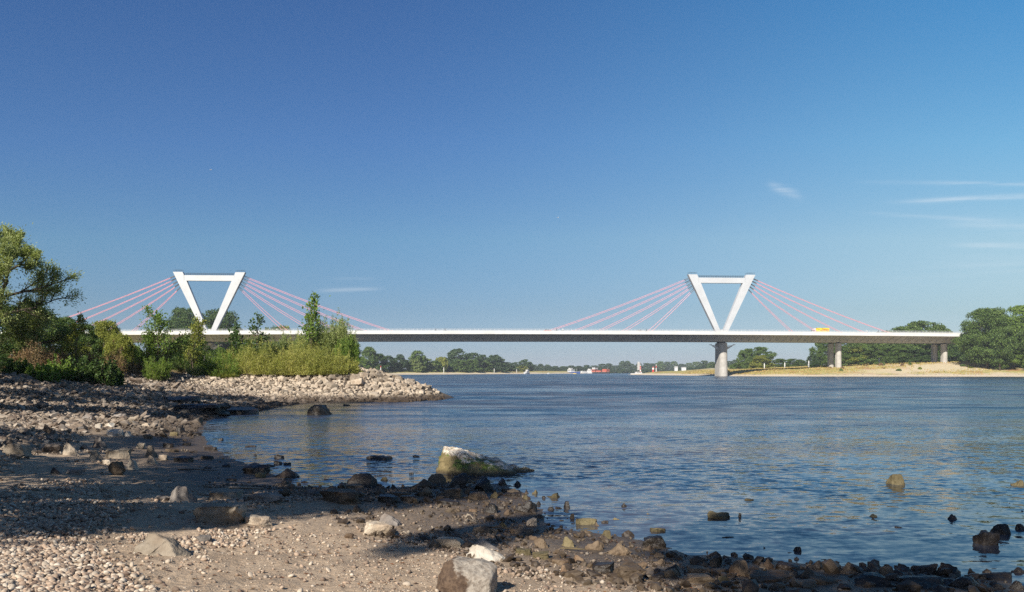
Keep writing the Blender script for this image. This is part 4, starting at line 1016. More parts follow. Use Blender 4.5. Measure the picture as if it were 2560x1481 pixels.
# stones of the far bank
n = 9000; X = rr.uniform(60, 420, n); Y = rr.uniform(440, 620, n); dB = sdist(LAND_B, X, Y); k = (dB > 4) & (dB < 13) & (rr.random(n) < sstep(4, 9, dB)); X, Y = X[k], Y[k]
scatter('far_bank_stones', X, Y, rr.uniform(.2, .75, len(X)), q, M['rock_grey'], (.4, .9), .2, label='scattered dark stones on the far gravel bank', smooth=False)
# driftwood
def stick(px, py, L, ang, r, label, z=.02, mat='wood_pale'):
    x, y, zz = gp(px, py); m = MB(); P = []
    for t in np.linspace(0, 1, 6): P.append((L*(t-.5)*math.cos(ang), L*(t-.5)*math.sin(ang), z + r + .05*math.sin(t*5)*L*.3))
    m.tube(P, [r, r*1.05, r*.9, r*.8, r*.65, r*.35], 7); m.tube([P[3], (P[3][0]+L*.16, P[3][1]+L*.1, P[3][2]+L*.12)], [r*.5, r*.2], 5)
    o = m.build('driftwood', M[mat], None, (x, y, zz), smooth=True); tag(o, label, 'driftwood')
stick(612, 1226, .75, .1, .025, 'short pale driftwood stick on the sand near the bay')
stick(495, 1180, 1.0, -.1, .016, 'long thin driftwood branch on the mud of the bay shore', mat='bark')
stick(1290, 1332, 1.1, -.5, .014, 'thin dark twig on the gravel among the shore stones', mat='bark')
stick(1432, 1379, .34, -.1, .013, 'reddish driftwood stick among the boulders of the shore', mat='stem')

# ------------------------------------------------------------------ foliage builders
def leaf_quads(Pt, D, Nn, L, Wd):
    """diamond leaves at Pt along D with normal Nn"""
    D = D / (np.linalg.norm(D, axis=1, keepdims=True) + 1e-9)
    Sx = np.cross(D, Nn); Sx /= (np.linalg.norm(Sx, axis=1, keepdims=True) + 1e-9)
    L = np.broadcast_to(np.asarray(L, float), (len(Pt),))[:, None]; Wd = np.broadcast_to(np.asarray(Wd, float), (len(Pt),))[:, None]
    V = np.stack([Pt - D*L*.5, Pt - D*L*.05 + Sx*Wd*.5, Pt + D*L*.5, Pt - D*L*.05 - Sx*Wd*.5], 1).reshape(-1, 3)
    return V, np.arange(len(Pt)*4).reshape(-1, 4)
def unit(v): return v / (np.linalg.norm(v, axis=-1, keepdims=True) + 1e-9)
PROFILES = {'round': lambda t: np.sqrt(np.clip(1 - (2*t-1)**2 * .94, 0, 1)) * (1 - .12*t),
            'broad': lambda t: np.clip(.62 + .9*t - 1.45*t**3, .1, 1)**.8,
            'tall': lambda t: np.clip(np.sin(np.pi*np.clip(.16 + .80*t, 0, 1)), .08, 1)**.75,
            'skirt': lambda t: np.sqrt(np.clip(1 - t**2.3, .02, 1)) * (.92 + .08*np.sin(7*t))}
def crown_mesh(name, seed, aspect, prof, ncl, nleaf, leaf, z0=.06, rc=(.085, .155), core=True, spread=1.12):
    g_ = np.random.default_rng(seed); pf = PROFILES[prof]
    t = g_.random(ncl*3); t = t[g_.random(ncl*3) < .25 + .75*pf(t)][:ncl]; n = len(t)
    a = g_.uniform(0, 2*np.pi, n); bias = 1 + .22*np.sin(a*2 + g_.uniform(0, 6)) * (.5 + .5*np.sin(5*t + g_.uniform(0, 6)))
    r = .5*pf(t) * (g_.random(n)**.30) * spread * bias
    R_ = g_.uniform(rc[0], rc[1], n); r = np.maximum(r - R_*.35, 0)
    cz = z0*aspect + t*(aspect*(1-z0)) ; cz = np.minimum(cz, aspect - R_*.72)
    Cn = np.stack([r*np.cos(a), r*np.sin(a), cz], 1)
    k = np.repeat(np.arange(n), nleaf); m = len(k)
    d = unit(g_.normal(0, 1, (m, 3)) + [0, 0, .35]); out = unit(np.stack([Cn[k, 0], Cn[k, 1], (Cn[k, 2]-aspect*.45)*.8], 1)); d = unit(d + .55*out)
    sq = np.array([1, 1, .78]); lump = 1 + .30*vnoise(d[:, 0]*2.2 + k*3.1, d[:, 1]*2.2, d[:, 2]*2.2, seed)
    Pt = Cn[k] + d*sq*(R_[k]*g_.uniform(.55, 1.12, m)*lump)[:, None]
    Nn = unit(d + .75*g_.normal(0, 1, (m, 3))); D = unit(np.cross(Nn, g_.normal(0, 1, (m, 3))))
    L = leaf*g_.uniform(.6, 1.35, m)
    V, Q = leaf_quads(Pt, D, Nn, L, L*.62)
    V[:, 2] = np.maximum(V[:, 2], .004)
    return me_np(name, V, Q)
def trunk_mesh(seed, aspect, rad, limbs=5):
    rd = random.Random(seed); m = MB(); top = aspect*.72
    pts = [(rd.uniform(-.01, .01)*i, rd.uniform(-.01, .01)*i, top*i/5) for i in range(6)]
    pts[0] = (0, 0, -.04); m.tube(pts, [rad*(1.25 - .2*i) for i in range(6)], 7)
    for k in range(limbs):
        a = rd.uniform(0, 6.28); z = top*rd.uniform(.35, .75); l = rd.uniform(.2, .36)
        m.tube([(0, 0, z), (l*.5*math.cos(a), l*.5*math.sin(a), z + l*.5), (l*math.cos(a), l*math.sin(a), z + l*1.1)], [rad*.5, rad*.35, rad*.12], 5)
    return m.mesh('trunk', True)
_cv = {}
VAR = {    # aspect, profile, z0
 'round': (1.02, 'broad', .0), 'broad': (.80, 'round', .03), 'tall': (1.75, 'tall', .05), 'dome': (1.1, 'skirt', .0), 'low': (.55, 'skirt', .0), 'stand': (1.25, 'round', .16), 'high': (2.0, 'round', .45), 'top': (3.0, 'round', .72)}
LOD = {'far': (85, 60, .080), 'mid': (90, 160, .043), 'near': (120, 230, .030), 'bush': (100, 230, .029), 'shade': (105, 230, .0255)}
def crown_data(style, lod, var, mat):
    k = (style, lod, var, mat)
    if k not in _cv:
        k0 = (style, lod, var)
        if k0 not in _cv:
            a, p, z0 = VAR[style]; n, l, s = LOD[lod]
            hsh = (sorted(VAR).index(style)*7 + list(LOD).index(lod)*41 + var*13)
            _cv[k0] = (crown_mesh('crown', 1000 + hsh, a, p, n, l, s, z0), trunk_mesh(hsh, a, .022))
        c, t = _cv[k0]; c = c.copy(); c.materials.clear(); c.materials.append(M[mat])
        if not t.materials: t.materials.append(M['bark'])
        _cv[k] = (c, t)
    return _cv[k]
TR = random.Random(77)
def tree_at(name, x, y, H, Wd, style, lod, mat, label, group=None, var=None, cat='tree', trunk=True, zoff=0, fol='crown'):
    z = tz(x, y) + zoff; a = VAR[style][0]
    c, t = crown_data(style, lod, TR.randrange(3) if var is None else var, mat)
    e = empty(name, (x, y, z - .15), label, cat, group, TR.uniform(0, 6.28)); e.scale = (Wd, Wd*TR.uniform(.9, 1.1), H/a)
    o = bpy.data.objects.new(fol, c); C.objects.link(o); o.parent = e
    if trunk: o = bpy.data.objects.new('trunk', t); C.objects.link(o); o.parent = e
    return e
def on_land(px, Y, need):
    while Y < 2400 and max(float(sdist(LAND_A, np.array([(px-1280)/F*Y]), np.array([Y]))[0]), float(sdist(LAND_B, np.array([(px-1280)/F*Y]), np.array([Y]))[0])) < need: Y *= 1.02
    return Y
def tree_px(name, px, top, wpx, Y, style, lod, mat, label, group=None, **k):
    if Y > 400: Y = on_land(px, Y, 22)
    x = (px-1280)/F*Y; z = tz(x, Y); H = EYE + (YH-top)/F*Y - z
    return tree_at(name, x, Y, max(H, .5), wpx/F*Y, style, lod, mat, label, group, **k)

# ---- stemmed plants
def stems_plant(name, x, y, H, Wd, nst, lps, L, Wl, leafm, label, cat='shrub', seed=0, group=None, rbase=.35, droop=.25, twig=.10, up=.5, hmin=.55, t0=.15, stemr=.012, rise=1.0, dome=.4, spike=(.15, 1.25), elong=1.0, shape=None):
    """many stems from one base, leaves strung along them"""
    g_ = np.random.default_rng(seed + 500); z = tz(x, y)
    e = empty(name, (x, y, z - .05), label, cat, group)
    a = g_.uniform(0, 2*np.pi, nst); q = np.sqrt(g_.random(nst)); rb = rbase*Wd*.5*q
    Hs_f = np.where(g_.random(nst) < spike[0], g_.uniform(1.05, spike[1], nst), 1.0); reach = Wd*.5*(.25 + .75*q)*g_.uniform(.55, 1.0, nst); Hs = H*g_.uniform(hmin, 1.0, nst)*(1 - dome*q**2)*Hs_f
    if shape is not None: Hs *= shape(np.cos(a)*q)
    B = np.stack([rb*np.cos(a), elong*rb*np.sin(a), np.zeros(nst)], 1); a2 = a + g_.normal(0, .3, nst)
    def P(i, t):
        h = (reach[i]-rb[i])*t**1.35
        return np.stack([B[i, 0] + h*np.cos(a2[i]), B[i, 1] + elong*h*np.sin(a2[i]), Hs[i]*(t*(1+droop) - droop*t**2.2)*rise], -1)
    m = MB()
    for i in range(min(nst, 90)):
        m.tube([P(np.array([i]), np.array([t]))[0] for t in (0, .3, .6, .95)], [stemr*1.4, stemr*1.1, stemr*.8, stemr*.3], 4, False)
    n = nst*lps; i = np.repeat(np.arange(nst), lps); t = t0 + (1-t0)*g_.random(n)
    p = P(i, t); tg = unit(P(i, np.minimum(t+.03, 1.03)) - P(i, t-.03))
    off = g_.normal(0, 1, (n, 3))*(twig*H*(1.05-t)*.5 + .02)[:, None]*np.array([1, 1, .7])
    D = unit(tg*up + unit(off)*.8 + g_.normal(0, .35, (n, 3))); Nn = g_.normal(0, 1, (n, 3)) + [0, 0, .6]
    V, Q = leaf_quads(p + off, D, Nn, L*g_.uniform(.6, 1.3, n), Wl*g_.uniform(.7, 1.3, n))
    V[:, 2] = np.maximum(V[:, 2], .0)
    obj('foliage', me_np('foliage', V, Q), M[leafm], e); m.build('stems', M['stem'], e)
    return e
def grow_tree(name, x, y, H, lean, leafm, label, cat='tree', seed=0, levels=3, nb=(5, 6, 6), L=.12, Wl=.04, lpt=26, rad=.16, group=None, ang=(.75, .7, .6), lenf=(.55, .5, .5), trop=.15, first=.25, bark='bark', clus=.35, droop=0.0, stemfrac=1.0):
    """trunk, limbs, twigs by recursion; leaves round the last twigs"""
    rd = random.Random(seed); z = tz(x, y); e = empty(name, (x, y, z - .1), label, cat, group)
    mt = MB(); mb = MB(); tips = []
    def grow(p, d, ln, r, lv):
        pts = [p.copy()]; n = 5; dd = d.copy()
        for i in range(n):
            dd = (dd + Vector((rd.gauss(0, .13), rd.gauss(0, .13), rd.gauss(0, .08))) + Vector((0, 0, trop*(1 if lv < levels else (1 - droop*4))*.3))).normalized()
            pts.append(pts[-1] + dd*ln/n)
        (mt if lv == 0 else mb).tube(pts, [r*(1 - .8*i/n) for i in range(n+1)], 6 if lv < 2 else 4, lv == 0)
        if lv >= levels: tips.append(pts); return
        for k in range(nb[lv]):
            t = first + (1-first)*(k + rd.random())/nb[lv] if lv == 0 else .25 + .75*(k + rd.random())/nb[lv]
            i = min(int(t*n), n-1); f = t*n - i; b = pts[i].lerp(pts[i+1], f); tan = (pts[i+1]-pts[i]).normalized()
            s_ = tan.cross(Vector((rd.gauss(0, 1), rd.gauss(0, 1), rd.gauss(0, 1)))).normalized()
            an = ang[lv]*rd.uniform(.7, 1.3); nd = (tan*math.cos(an) + s_*math.sin(an)).normalized()
            grow(b, nd, ln*lenf[lv]*rd.uniform(.75, 1.2)*(1.15 - .55*t), r*(.62 - .25*t), lv+1)
        tips.append(pts[-3:])
    grow(Vector((0, 0, 0)), Vector(lean).normalized(), H*stemfrac, rad, 0)
    g_ = np.random.default_rng(seed)
    A = np.array([[list(q[0]), list(q[-1])] for q in tips]); n = len(A)*lpt; i = np.repeat(np.arange(len(A)), lpt)
    t = g_.random(n)[:, None]; p = A[i, 0]*(1-t) + A[i, 1]*t; ax = unit(A[i, 1]-A[i, 0]); ln = np.linalg.norm(A[i, 1]-A[i, 0], axis=1)
    off = g_.normal(0, 1, (n, 3))*(ln*clus*.5)[:, None]; p = p + off
    D = unit(ax*.8 + unit(off)*.6 + g_.normal(0, .4, (n, 3)) - [0, 0, droop]); Nn = g_.normal(0, 1, (n, 3)) + [0, 0, .5]
    V, Q = leaf_quads(p, D, Nn, L*g_.uniform(.6, 1.3, n), Wl*g_.uniform(.7, 1.3, n))
    obj('crown', me_np('crown', V, Q), M[leafm], e); mt.build('trunk', M[bark], e, smooth=True); mb.build('branches', M[bark], e, smooth=True)
    return e
def at(px, Y): return (px-1280)/F*Y
def hgt(px, Y, top): return EYE + (YH-top)/F*Y - tz(at(px, Y), Y)

# ------------------------------------------------------------------ near left bank
# big feathery willow at the frame edge
grow_tree('willow_tree', at(-60, 66), 66, hgt(-60, 66, 575), (.20, .0, 1), 'leaf_sallow', 'tall feathery grey-green willow at the left frame edge, thin limbs showing', seed=4, levels=3, nb=(12, 8, 8), L=.22, Wl=.06, lpt=40, rad=.28, ang=(.85, .75, .6), lenf=(.56, .48, .5), first=.22, clus=.8, stemfrac=.86)
grow_tree('willow_tree', at(70, 70), 70, hgt(70, 70, 745), (.12, .0, 1), 'leaf_willow', 'lower spreading willow below the tall feathery willow', seed=9, levels=3, nb=(10, 8, 7), L=.20, Wl=.065, lpt=40, rad=.18, ang=(.95, .8, .7), lenf=(.62, .52, .5), first=.12, clus=.9, stemfrac=.8)
for px, top, w, Y, st, mt, lab in [
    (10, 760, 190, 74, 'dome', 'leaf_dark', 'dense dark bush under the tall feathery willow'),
    (110, 772, 120, 80, 'round', 'leaf_mid', 'mid-green bush between the willows and the yellow-green bushes'),
    (165, 790, 95, 84, 'round', 'leaf_mid', 'rounded green bush where the outermost left stay vanishes'),
    (215, 808, 90, 80, 'dome', 'leaf_mid', 'green bush behind the slim yellow sapling'),
    (262, 800, 85, 84, 'broad', 'leaf_yellow', 'yellow-green bush below the left stays'),
    (300, 832, 70, 80, 'broad', 'leaf_yellow', 'low yellow-green bush at the left end of the bridge deck'),
    (330, 862, 80, 90, 'low', 'leaf_bright', 'low bright bush under the left end of the deck'),
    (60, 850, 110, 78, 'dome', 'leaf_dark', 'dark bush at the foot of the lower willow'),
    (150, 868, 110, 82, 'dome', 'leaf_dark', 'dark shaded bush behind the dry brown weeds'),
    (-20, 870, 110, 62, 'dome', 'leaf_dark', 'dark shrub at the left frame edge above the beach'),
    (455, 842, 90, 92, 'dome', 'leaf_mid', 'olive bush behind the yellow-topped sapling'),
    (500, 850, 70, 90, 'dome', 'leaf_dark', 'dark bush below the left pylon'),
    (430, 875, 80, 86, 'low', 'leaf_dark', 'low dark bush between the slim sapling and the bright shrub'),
    (555, 868, 80, 96, 'dome', 'leaf_mid', 'green bush behind the left edge of the tall grass')]:
    tree_px('bush', px, top, w, Y, st, 'bush', mt, lab, None, cat='bush', fol='foliage')
# dense low green shrubs at the top of the beach
for px, top, w, Y, mt, lab in [(45, 898, 70, 61, 'leaf_mid', 'leafy green shrub at the top of the beach, far left'), (95, 905, 60, 60.5, 'leaf_bright', 'bright leafy shrub at the top of the beach below the dry weeds'),
    (150, 900, 90, 63, 'leaf_bright', 'broad green shrub in the middle of the beach-top row'), (205, 892, 90, 64, 'leaf_dark', 'dark green shrub in the beach-top row'), (258, 893, 85, 64.5, 'leaf_dark', 'darkest shrub at the right end of the beach-top row'),
    (120, 918, 55, 59.5, 'leaf_bright', 'small bright shrub in front of the beach-top row'), (285, 915, 45, 66, 'leaf_mid', 'small shrub beside the darkest beach-top shrub')]:
    stems_plant('shrub', at(px, Y), Y, 1.15*hgt(px, Y, top), 1.15*w/F*Y, 75, 60, .17, .105, mt, lab, 'shrub', int(px), 'green shrubs along the top of the beach', rbase=.7, twig=.16, up=.4, hmin=.4, t0=.12, dome=.5, spike=(.2, 1.3))
# dry brown weeds
for i, (px, top, w, Y, lab) in enumerate([(85, 832, 75, 66, 'tall reddish brown dead weeds left of the yellow sapling'), (128, 858, 60, 67, 'dry brown weeds right of the tall dead weeds'), (40, 868, 50, 66, 'dry brown weeds near the left frame edge'),
    (285, 852, 60, 72, 'dry reddish brown weeds right of the beach-top shrubs'), (165, 872, 60, 70, 'sparse dry weeds below the yellow sapling'), (330, 890, 80, 76, 'low brown weeds left of the bright feathery shrub'), (235, 865, 50, 72, 'dry weeds among the beach-top shrubs')]):
    stems_plant('dry_weeds', at(px, Y), Y, hgt(px, Y, top), w/F*Y, 46, 60, .13, .05, 'leaf_dry', lab, 'weeds', 40+i, 'dry weeds on the left bank', rbase=.8, twig=.16, t0=.1)
# saplings and shrubs
grow_tree('sapling', at(183, 70), 70, hgt(183, 70, 806), (0, 0, 1), 'leaf_yellow', 'slim yellow-leaved sapling standing before the green bushes', 'sapling', 21, 2, (13, 5), L=.17, Wl=.12, lpt=15, rad=.05, ang=(.55, .6), lenf=(.34, .5), first=.10, clus=.7)
grow_tree('sapling', at(388, 77), 77, hgt(388, 77, 792), (.05, 0, 1), 'leaf_bright', 'slim light green sapling rising above the deck left of the left pylon', 'sapling', 22, 2, (20, 6), L=.18, Wl=.12, lpt=13, rad=.06, ang=(.55, .6), lenf=(.38, .5), first=.10, clus=.75)
grow_tree('sapling', at(372, 78), 78, hgt(372, 78, 850), (-.15, 0, 1), 'leaf_bright', 'short sapling at the foot of the slim light green sapling', 'sapling', 23, 2, (15, 6), L=.18, Wl=.12, lpt=14, rad=.05, ang=(.65, .6), lenf=(.5, .5), first=.08, clus=.75)
grow_tree('sapling', at(405, 78.5), 78.5, hgt(405, 78.5, 838), (.2, 0, 1), 'leaf_mid', 'bushy sapling right beside the slim light green sapling', 'sapling', 24, 2, (15, 6), L=.18, Wl=.12, lpt=14, rad=.05, ang=(.65, .6), lenf=(.5, .5), first=.08, clus=.75)
grow_tree('sapling', at(484, 82), 82, hgt(484, 82, 806), (.0, 0, 1), 'leaf_yellow', 'yellow-topped sapling in front of the left pylon', 'sapling', 25, 2, (20, 6), L=.18, Wl=.12, lpt=13, rad=.06, ang=(.5, .6), lenf=(.36, .5), first=.1, clus=.75)
grow_tree('sapling', at(628, 86), 86, hgt(628, 86, 806), (.12, 0, 1), 'leaf_dark', 'dark sapling with big leaves right of the left pylon', 'sapling', 26, 2, (9, 4), L=.25, Wl=.19, lpt=9, rad=.06, ang=(.6, .6), lenf=(.40, .5), first=.2, clus=.7)
grow_tree('sapling', at(606, 87), 87, hgt(606, 87, 818), (-.2, 0, 1), 'leaf_dark', 'smaller dark sapling leaning left beside the big-leaved sapling', 'sapling', 27, 2, (8, 4), L=.25, Wl=.19, lpt=9, rad=.05, ang=(.6, .6), lenf=(.40, .5), first=.25, clus=.7)
grow_tree('sapling', at(776, 86), 86, hgt(776, 86, 762), (.02, 0, 1), 'leaf_bright', 'tallest poplar sapling on the groyne, rising well above the deck', 'sapling', 28, 2, (17, 4), L=.26, Wl=.20, lpt=9, rad=.07, ang=(.55, .6), lenf=(.30, .5), first=.22, clus=.8, trop=.5)
SP = stems_plant
SP('feathery_shrub', at(392, 74.5), 74.5, hgt(392, 74.5, 882), 100/F*75, 80, 75, .20, .035, 'leaf_bright', 'bright green feathery shrub at the edge of the beach', 'shrub', 1, rbase=.55, twig=.13, up=.9)
SP('feathery_shrub', at(487, 81), 81, hgt(487, 81, 908), 55/F*80, 40, 60, .18, .035, 'leaf_willow', 'small pale green shrub on the stones below the left pylon', 'shrub', 2, rbase=.55, twig=.13, up=.9)
SP('willow_bush', at(480, 84), 84, hgt(480, 84, 868), 120/F*84, 80, 80, .19, .05, 'leaf_mid', 'dark green willow bush below the yellow-topped sapling', 'bush', 3, rbase=.6, twig=.15, up=.7)
SP('willow_bush', at(820, 89), 89, 1.22*hgt(820, 89, 806), 190/F*90, 300, 150,   .21, .06, 'leaf_sallow', 'large rounded willow bush at the right end of the greenery on the groyne', 'bush', 4, rbase=.6, twig=.15, up=.7, hmin=.62, dome=.62, spike=(.06, 1.15))
SP('willow_bush', at(862, 88.5), 88.5, 1.15*hgt(862, 88.5, 802), 75/F*89, 90, 110, .20, .05, 'leaf_sallow', 'upright willow shoots on the right shoulder of the large willow bush', 'bush', 5, rbase=.5, twig=.14, up=.7, hmin=.6)
SP('willow_bush', at(868, 86.5), 86.5, 1.15*hgt(868, 86.5, 846), 75/F*86, 130, 130, .19, .055, 'leaf_bright', 'green lower willow bush above the point of the groyne', 'bush', 6, rbase=.6, twig=.16, up=.6)
SP('willow_bush', at(725, 91), 91, 1.2*hgt(725, 91, 842), 120/F*91, 170, 120, .19, .05, 'leaf_willow', 'dull green bush left of the large willow bush', 'bush', 7, rbase=.55, twig=.15, up=.8)
# tall yellow-green grass along the crest: separate tussocks
for i, (px, top, w, Y, mt, lab) in enumerate([
    (548, 880, 90, 82.6, 'leaf_bright', 'short bright tussock at the left end of the tall grass'), (596, 852, 90, 84.5, 'leaf_fresh', 'tall yellow-green tussock under the big-leaved sapling'), (606, 832, 80, 87.5, 'leaf_bright', 'tall bright green shrub below the big-leaved sapling'),
    (646, 852, 100, 83.2, 'leaf_fresh', 'yellowish tussock right of the big-leaved sapling'), (690, 858, 105, 83.0, 'leaf_fresh', 'straw-flecked tussock in the middle of the tall grass'), (735, 856, 100, 82.8, 'leaf_fresh', 'pale tussock under the leaning sapling'),
    (782, 862, 110, 82.8, 'leaf_fresh', 'broad yellow-green tussock in front of the large willow bush'), (828, 866, 100, 83.0, 'leaf_fresh', 'yellow-green tussock below the right half of the large willow bush'), (864, 884, 62, 83.4, 'leaf_fresh', 'last grass tussock above the stones of the groyne point'),
    (556, 898, 60, 82.2, 'leaf_fresh', 'small yellow tussock near the short bright tussock'), (664, 842, 80, 88.5, 'leaf_willow', 'grey-green shoots behind the straw-flecked tussock'), (762, 842, 80, 86, 'leaf_fresh', 'taller grass behind the broad yellow-green tussock')]):
    SP('tall_grass', at(px, Y), Y, hgt(px, Y, top)*(1.18, .92, 1.05, 1.22, .85, 1.15, .95, 1.2, 1.0, .9, 1.1, 1.15)[i], w/F*Y*(1.7, 1.5, 1.5, 1.45, 1.7, 1.4, 1.6, 1.5, 1.5, 1.6, 1.5, 1.5)[i], 230, 66, .21, .036, mt, lab, 'grass tussock', 60+i, 'tall grass tussocks on the groyne', rbase=.7, twig=.17, up=.75, hmin=.35, t0=.05, elong=.7, stemr=.008, droop=.2, dome=.72, spike=(.15, 1.35))

# trees behind and beside the viewpoint that shade the beach (the photograph shows their shadows)
SH2 = (-sdir.x/sdir.z, -sdir.y/sdir.z)      # ground shift of a shadow per metre of height
def shade_tree(gx, gy, H, Wd, st='stand', mat='leaf_mid', n=0, lod='shade'):
    hc = H*(1 + VAR[st][2])/2
    """a tree whose crown middle shades the ground at (gx, gy)"""
    x, y = gx - SH2[0]*hc, gy - SH2[1]*hc
    tree_at('bank_tree', x, y, H, Wd, st, lod, mat, 'leafy bank tree standing beside the viewpoint and shading the beach', 'shade trees on the near bank', var=n % 3)
for i, (gx, gy, H, Wd, st) in enumerate([(-8.9, 18.8, 11, 8.2, 'stand'), (-6.8, 12.8, 7, 5.4, 'stand'), (-4.4, 13.4, 13, 3.0, 'high'), (-3.4, 15.2, 12, 3.6, 'top'), (-1.6, 10.4, 12, 1.6, 'top'), (4.9, 9.6, 14, 6.6, 'high'), (-1.2, 18.3, 16, 3.4, 'top'), (-15.5, 24.8, 8, 6.5, 'stand'), (-25.5, 35, 7, 6, 'stand'),
        (-26.5, 51, 12, 6.5, 'stand'), (-33.5, 56, 10, 8, 'stand'), (-16.5, 60, 24, 8, 'high'), (-25, 61, 17, 7, 'high'), (-15.5, 50, 18, 6.5, 'high'), (-21, 44.5, 10, 4.5, 'stand'), (-15.8, 57, 20, 5, 'high'), (2.1, 10.9, 10, 1.8, 'top')]):
    shade_tree(gx, gy, H, Wd, st, n=i)

# ------------------------------------------------------------------ trees beyond, on both banks
def forest(rows, group, cat='tree'):
    for name, px, top, w, Y, st, lod, mt, lab in rows: tree_px(name, px, top, w*1.35, Y, st, lod, mt, lab, group, cat=cat)
forest([
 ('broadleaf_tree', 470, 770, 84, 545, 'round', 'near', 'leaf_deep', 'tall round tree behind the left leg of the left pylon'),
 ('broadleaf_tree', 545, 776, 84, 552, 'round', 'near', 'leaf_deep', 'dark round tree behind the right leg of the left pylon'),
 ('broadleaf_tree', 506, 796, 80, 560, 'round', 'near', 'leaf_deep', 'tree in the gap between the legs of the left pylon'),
 ('broadleaf_tree', 446, 798, 40, 556, 'round', 'mid', 'leaf_deep', 'smaller tree at the left end of the trees behind the left pylon'),
 ('broadleaf_tree', 680, 820, 50, 580, 'broad', 'mid', 'leaf_mid', 'treetop just showing over the deck right of the left pylon'),
 ('broadleaf_tree', 712, 818, 44, 585, 'broad', 'mid', 'leaf_yellow', 'right-hand treetop just showing over the deck'),
 ('broadleaf_tree', 330, 866, 60, 620, 'dome', 'far', 'leaf_mid', 'tree seen under the left end of the deck'),
 ('broadleaf_tree', 385, 872, 60, 640, 'dome', 'far', 'leaf_blue', 'tree under the deck behind the slim sapling'),
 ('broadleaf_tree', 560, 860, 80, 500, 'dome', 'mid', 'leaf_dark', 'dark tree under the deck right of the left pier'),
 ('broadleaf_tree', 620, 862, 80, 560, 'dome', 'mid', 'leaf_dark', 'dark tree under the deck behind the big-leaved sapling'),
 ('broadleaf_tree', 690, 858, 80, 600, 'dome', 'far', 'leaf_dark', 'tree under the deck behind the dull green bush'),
 ('broadleaf_tree', 270, 880, 60, 640, 'dome', 'far', 'leaf_blue', 'tree far behind the yellow-green bush'),
], 'trees behind the left end of the bridge')
# left bank seen under the deck, right of the greenery
forest([
 ('bank_willow', 925, 868, 40, 640, 'dome', 'mid', 'leaf_mid', 'tall tree at the left end of the far bank wood'),
 ('bank_willow', 905, 893, 34, 620, 'dome', 'mid', 'leaf_bright', 'small bright tree at the left end of the far bank wood'),
 ('bank_willow', 945, 885, 40, 660, 'dome', 'mid', 'leaf_dark', 'dark tree right of the tall tree at the left end of the far bank'),
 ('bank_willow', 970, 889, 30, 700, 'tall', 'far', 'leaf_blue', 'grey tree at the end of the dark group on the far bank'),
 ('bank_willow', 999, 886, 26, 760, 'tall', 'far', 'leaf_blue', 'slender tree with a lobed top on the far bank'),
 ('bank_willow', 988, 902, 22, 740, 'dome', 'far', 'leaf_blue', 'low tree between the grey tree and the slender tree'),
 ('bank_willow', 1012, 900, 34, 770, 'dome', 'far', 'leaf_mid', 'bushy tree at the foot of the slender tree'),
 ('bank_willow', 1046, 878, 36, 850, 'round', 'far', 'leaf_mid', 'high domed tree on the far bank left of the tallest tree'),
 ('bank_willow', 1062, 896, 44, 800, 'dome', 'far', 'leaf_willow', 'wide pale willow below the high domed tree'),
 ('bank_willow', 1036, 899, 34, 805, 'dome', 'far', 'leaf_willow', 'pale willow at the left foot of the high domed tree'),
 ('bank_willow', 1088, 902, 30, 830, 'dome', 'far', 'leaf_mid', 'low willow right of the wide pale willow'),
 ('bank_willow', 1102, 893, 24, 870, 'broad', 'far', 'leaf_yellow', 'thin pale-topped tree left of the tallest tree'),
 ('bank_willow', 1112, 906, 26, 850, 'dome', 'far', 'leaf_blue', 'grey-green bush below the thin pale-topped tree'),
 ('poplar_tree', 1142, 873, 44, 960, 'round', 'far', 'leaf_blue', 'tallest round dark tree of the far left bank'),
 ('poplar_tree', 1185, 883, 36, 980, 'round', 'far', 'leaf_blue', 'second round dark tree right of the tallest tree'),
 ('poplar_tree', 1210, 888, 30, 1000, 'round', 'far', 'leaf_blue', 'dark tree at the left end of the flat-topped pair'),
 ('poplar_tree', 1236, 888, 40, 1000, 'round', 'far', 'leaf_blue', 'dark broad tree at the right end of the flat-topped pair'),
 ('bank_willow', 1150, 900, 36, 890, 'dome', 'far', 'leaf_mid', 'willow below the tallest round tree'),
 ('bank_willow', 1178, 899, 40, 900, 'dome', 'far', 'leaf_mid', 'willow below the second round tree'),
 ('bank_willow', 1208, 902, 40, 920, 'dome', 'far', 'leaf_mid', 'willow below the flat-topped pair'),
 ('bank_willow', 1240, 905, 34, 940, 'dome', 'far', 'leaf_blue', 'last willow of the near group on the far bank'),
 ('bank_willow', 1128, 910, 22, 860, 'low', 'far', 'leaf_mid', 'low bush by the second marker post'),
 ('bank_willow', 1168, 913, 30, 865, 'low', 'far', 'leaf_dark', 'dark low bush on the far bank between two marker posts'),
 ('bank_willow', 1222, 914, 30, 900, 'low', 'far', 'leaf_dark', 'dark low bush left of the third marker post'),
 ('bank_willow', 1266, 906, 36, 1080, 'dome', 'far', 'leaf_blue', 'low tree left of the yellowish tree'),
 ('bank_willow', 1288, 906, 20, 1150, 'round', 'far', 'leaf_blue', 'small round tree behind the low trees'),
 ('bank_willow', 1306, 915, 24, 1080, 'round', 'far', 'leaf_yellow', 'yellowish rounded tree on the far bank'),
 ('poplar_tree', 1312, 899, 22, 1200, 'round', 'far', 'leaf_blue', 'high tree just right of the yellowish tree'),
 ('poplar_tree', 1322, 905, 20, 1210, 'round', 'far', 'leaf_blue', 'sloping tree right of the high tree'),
], 'trees on the far left bank')
rd = random.Random(3)
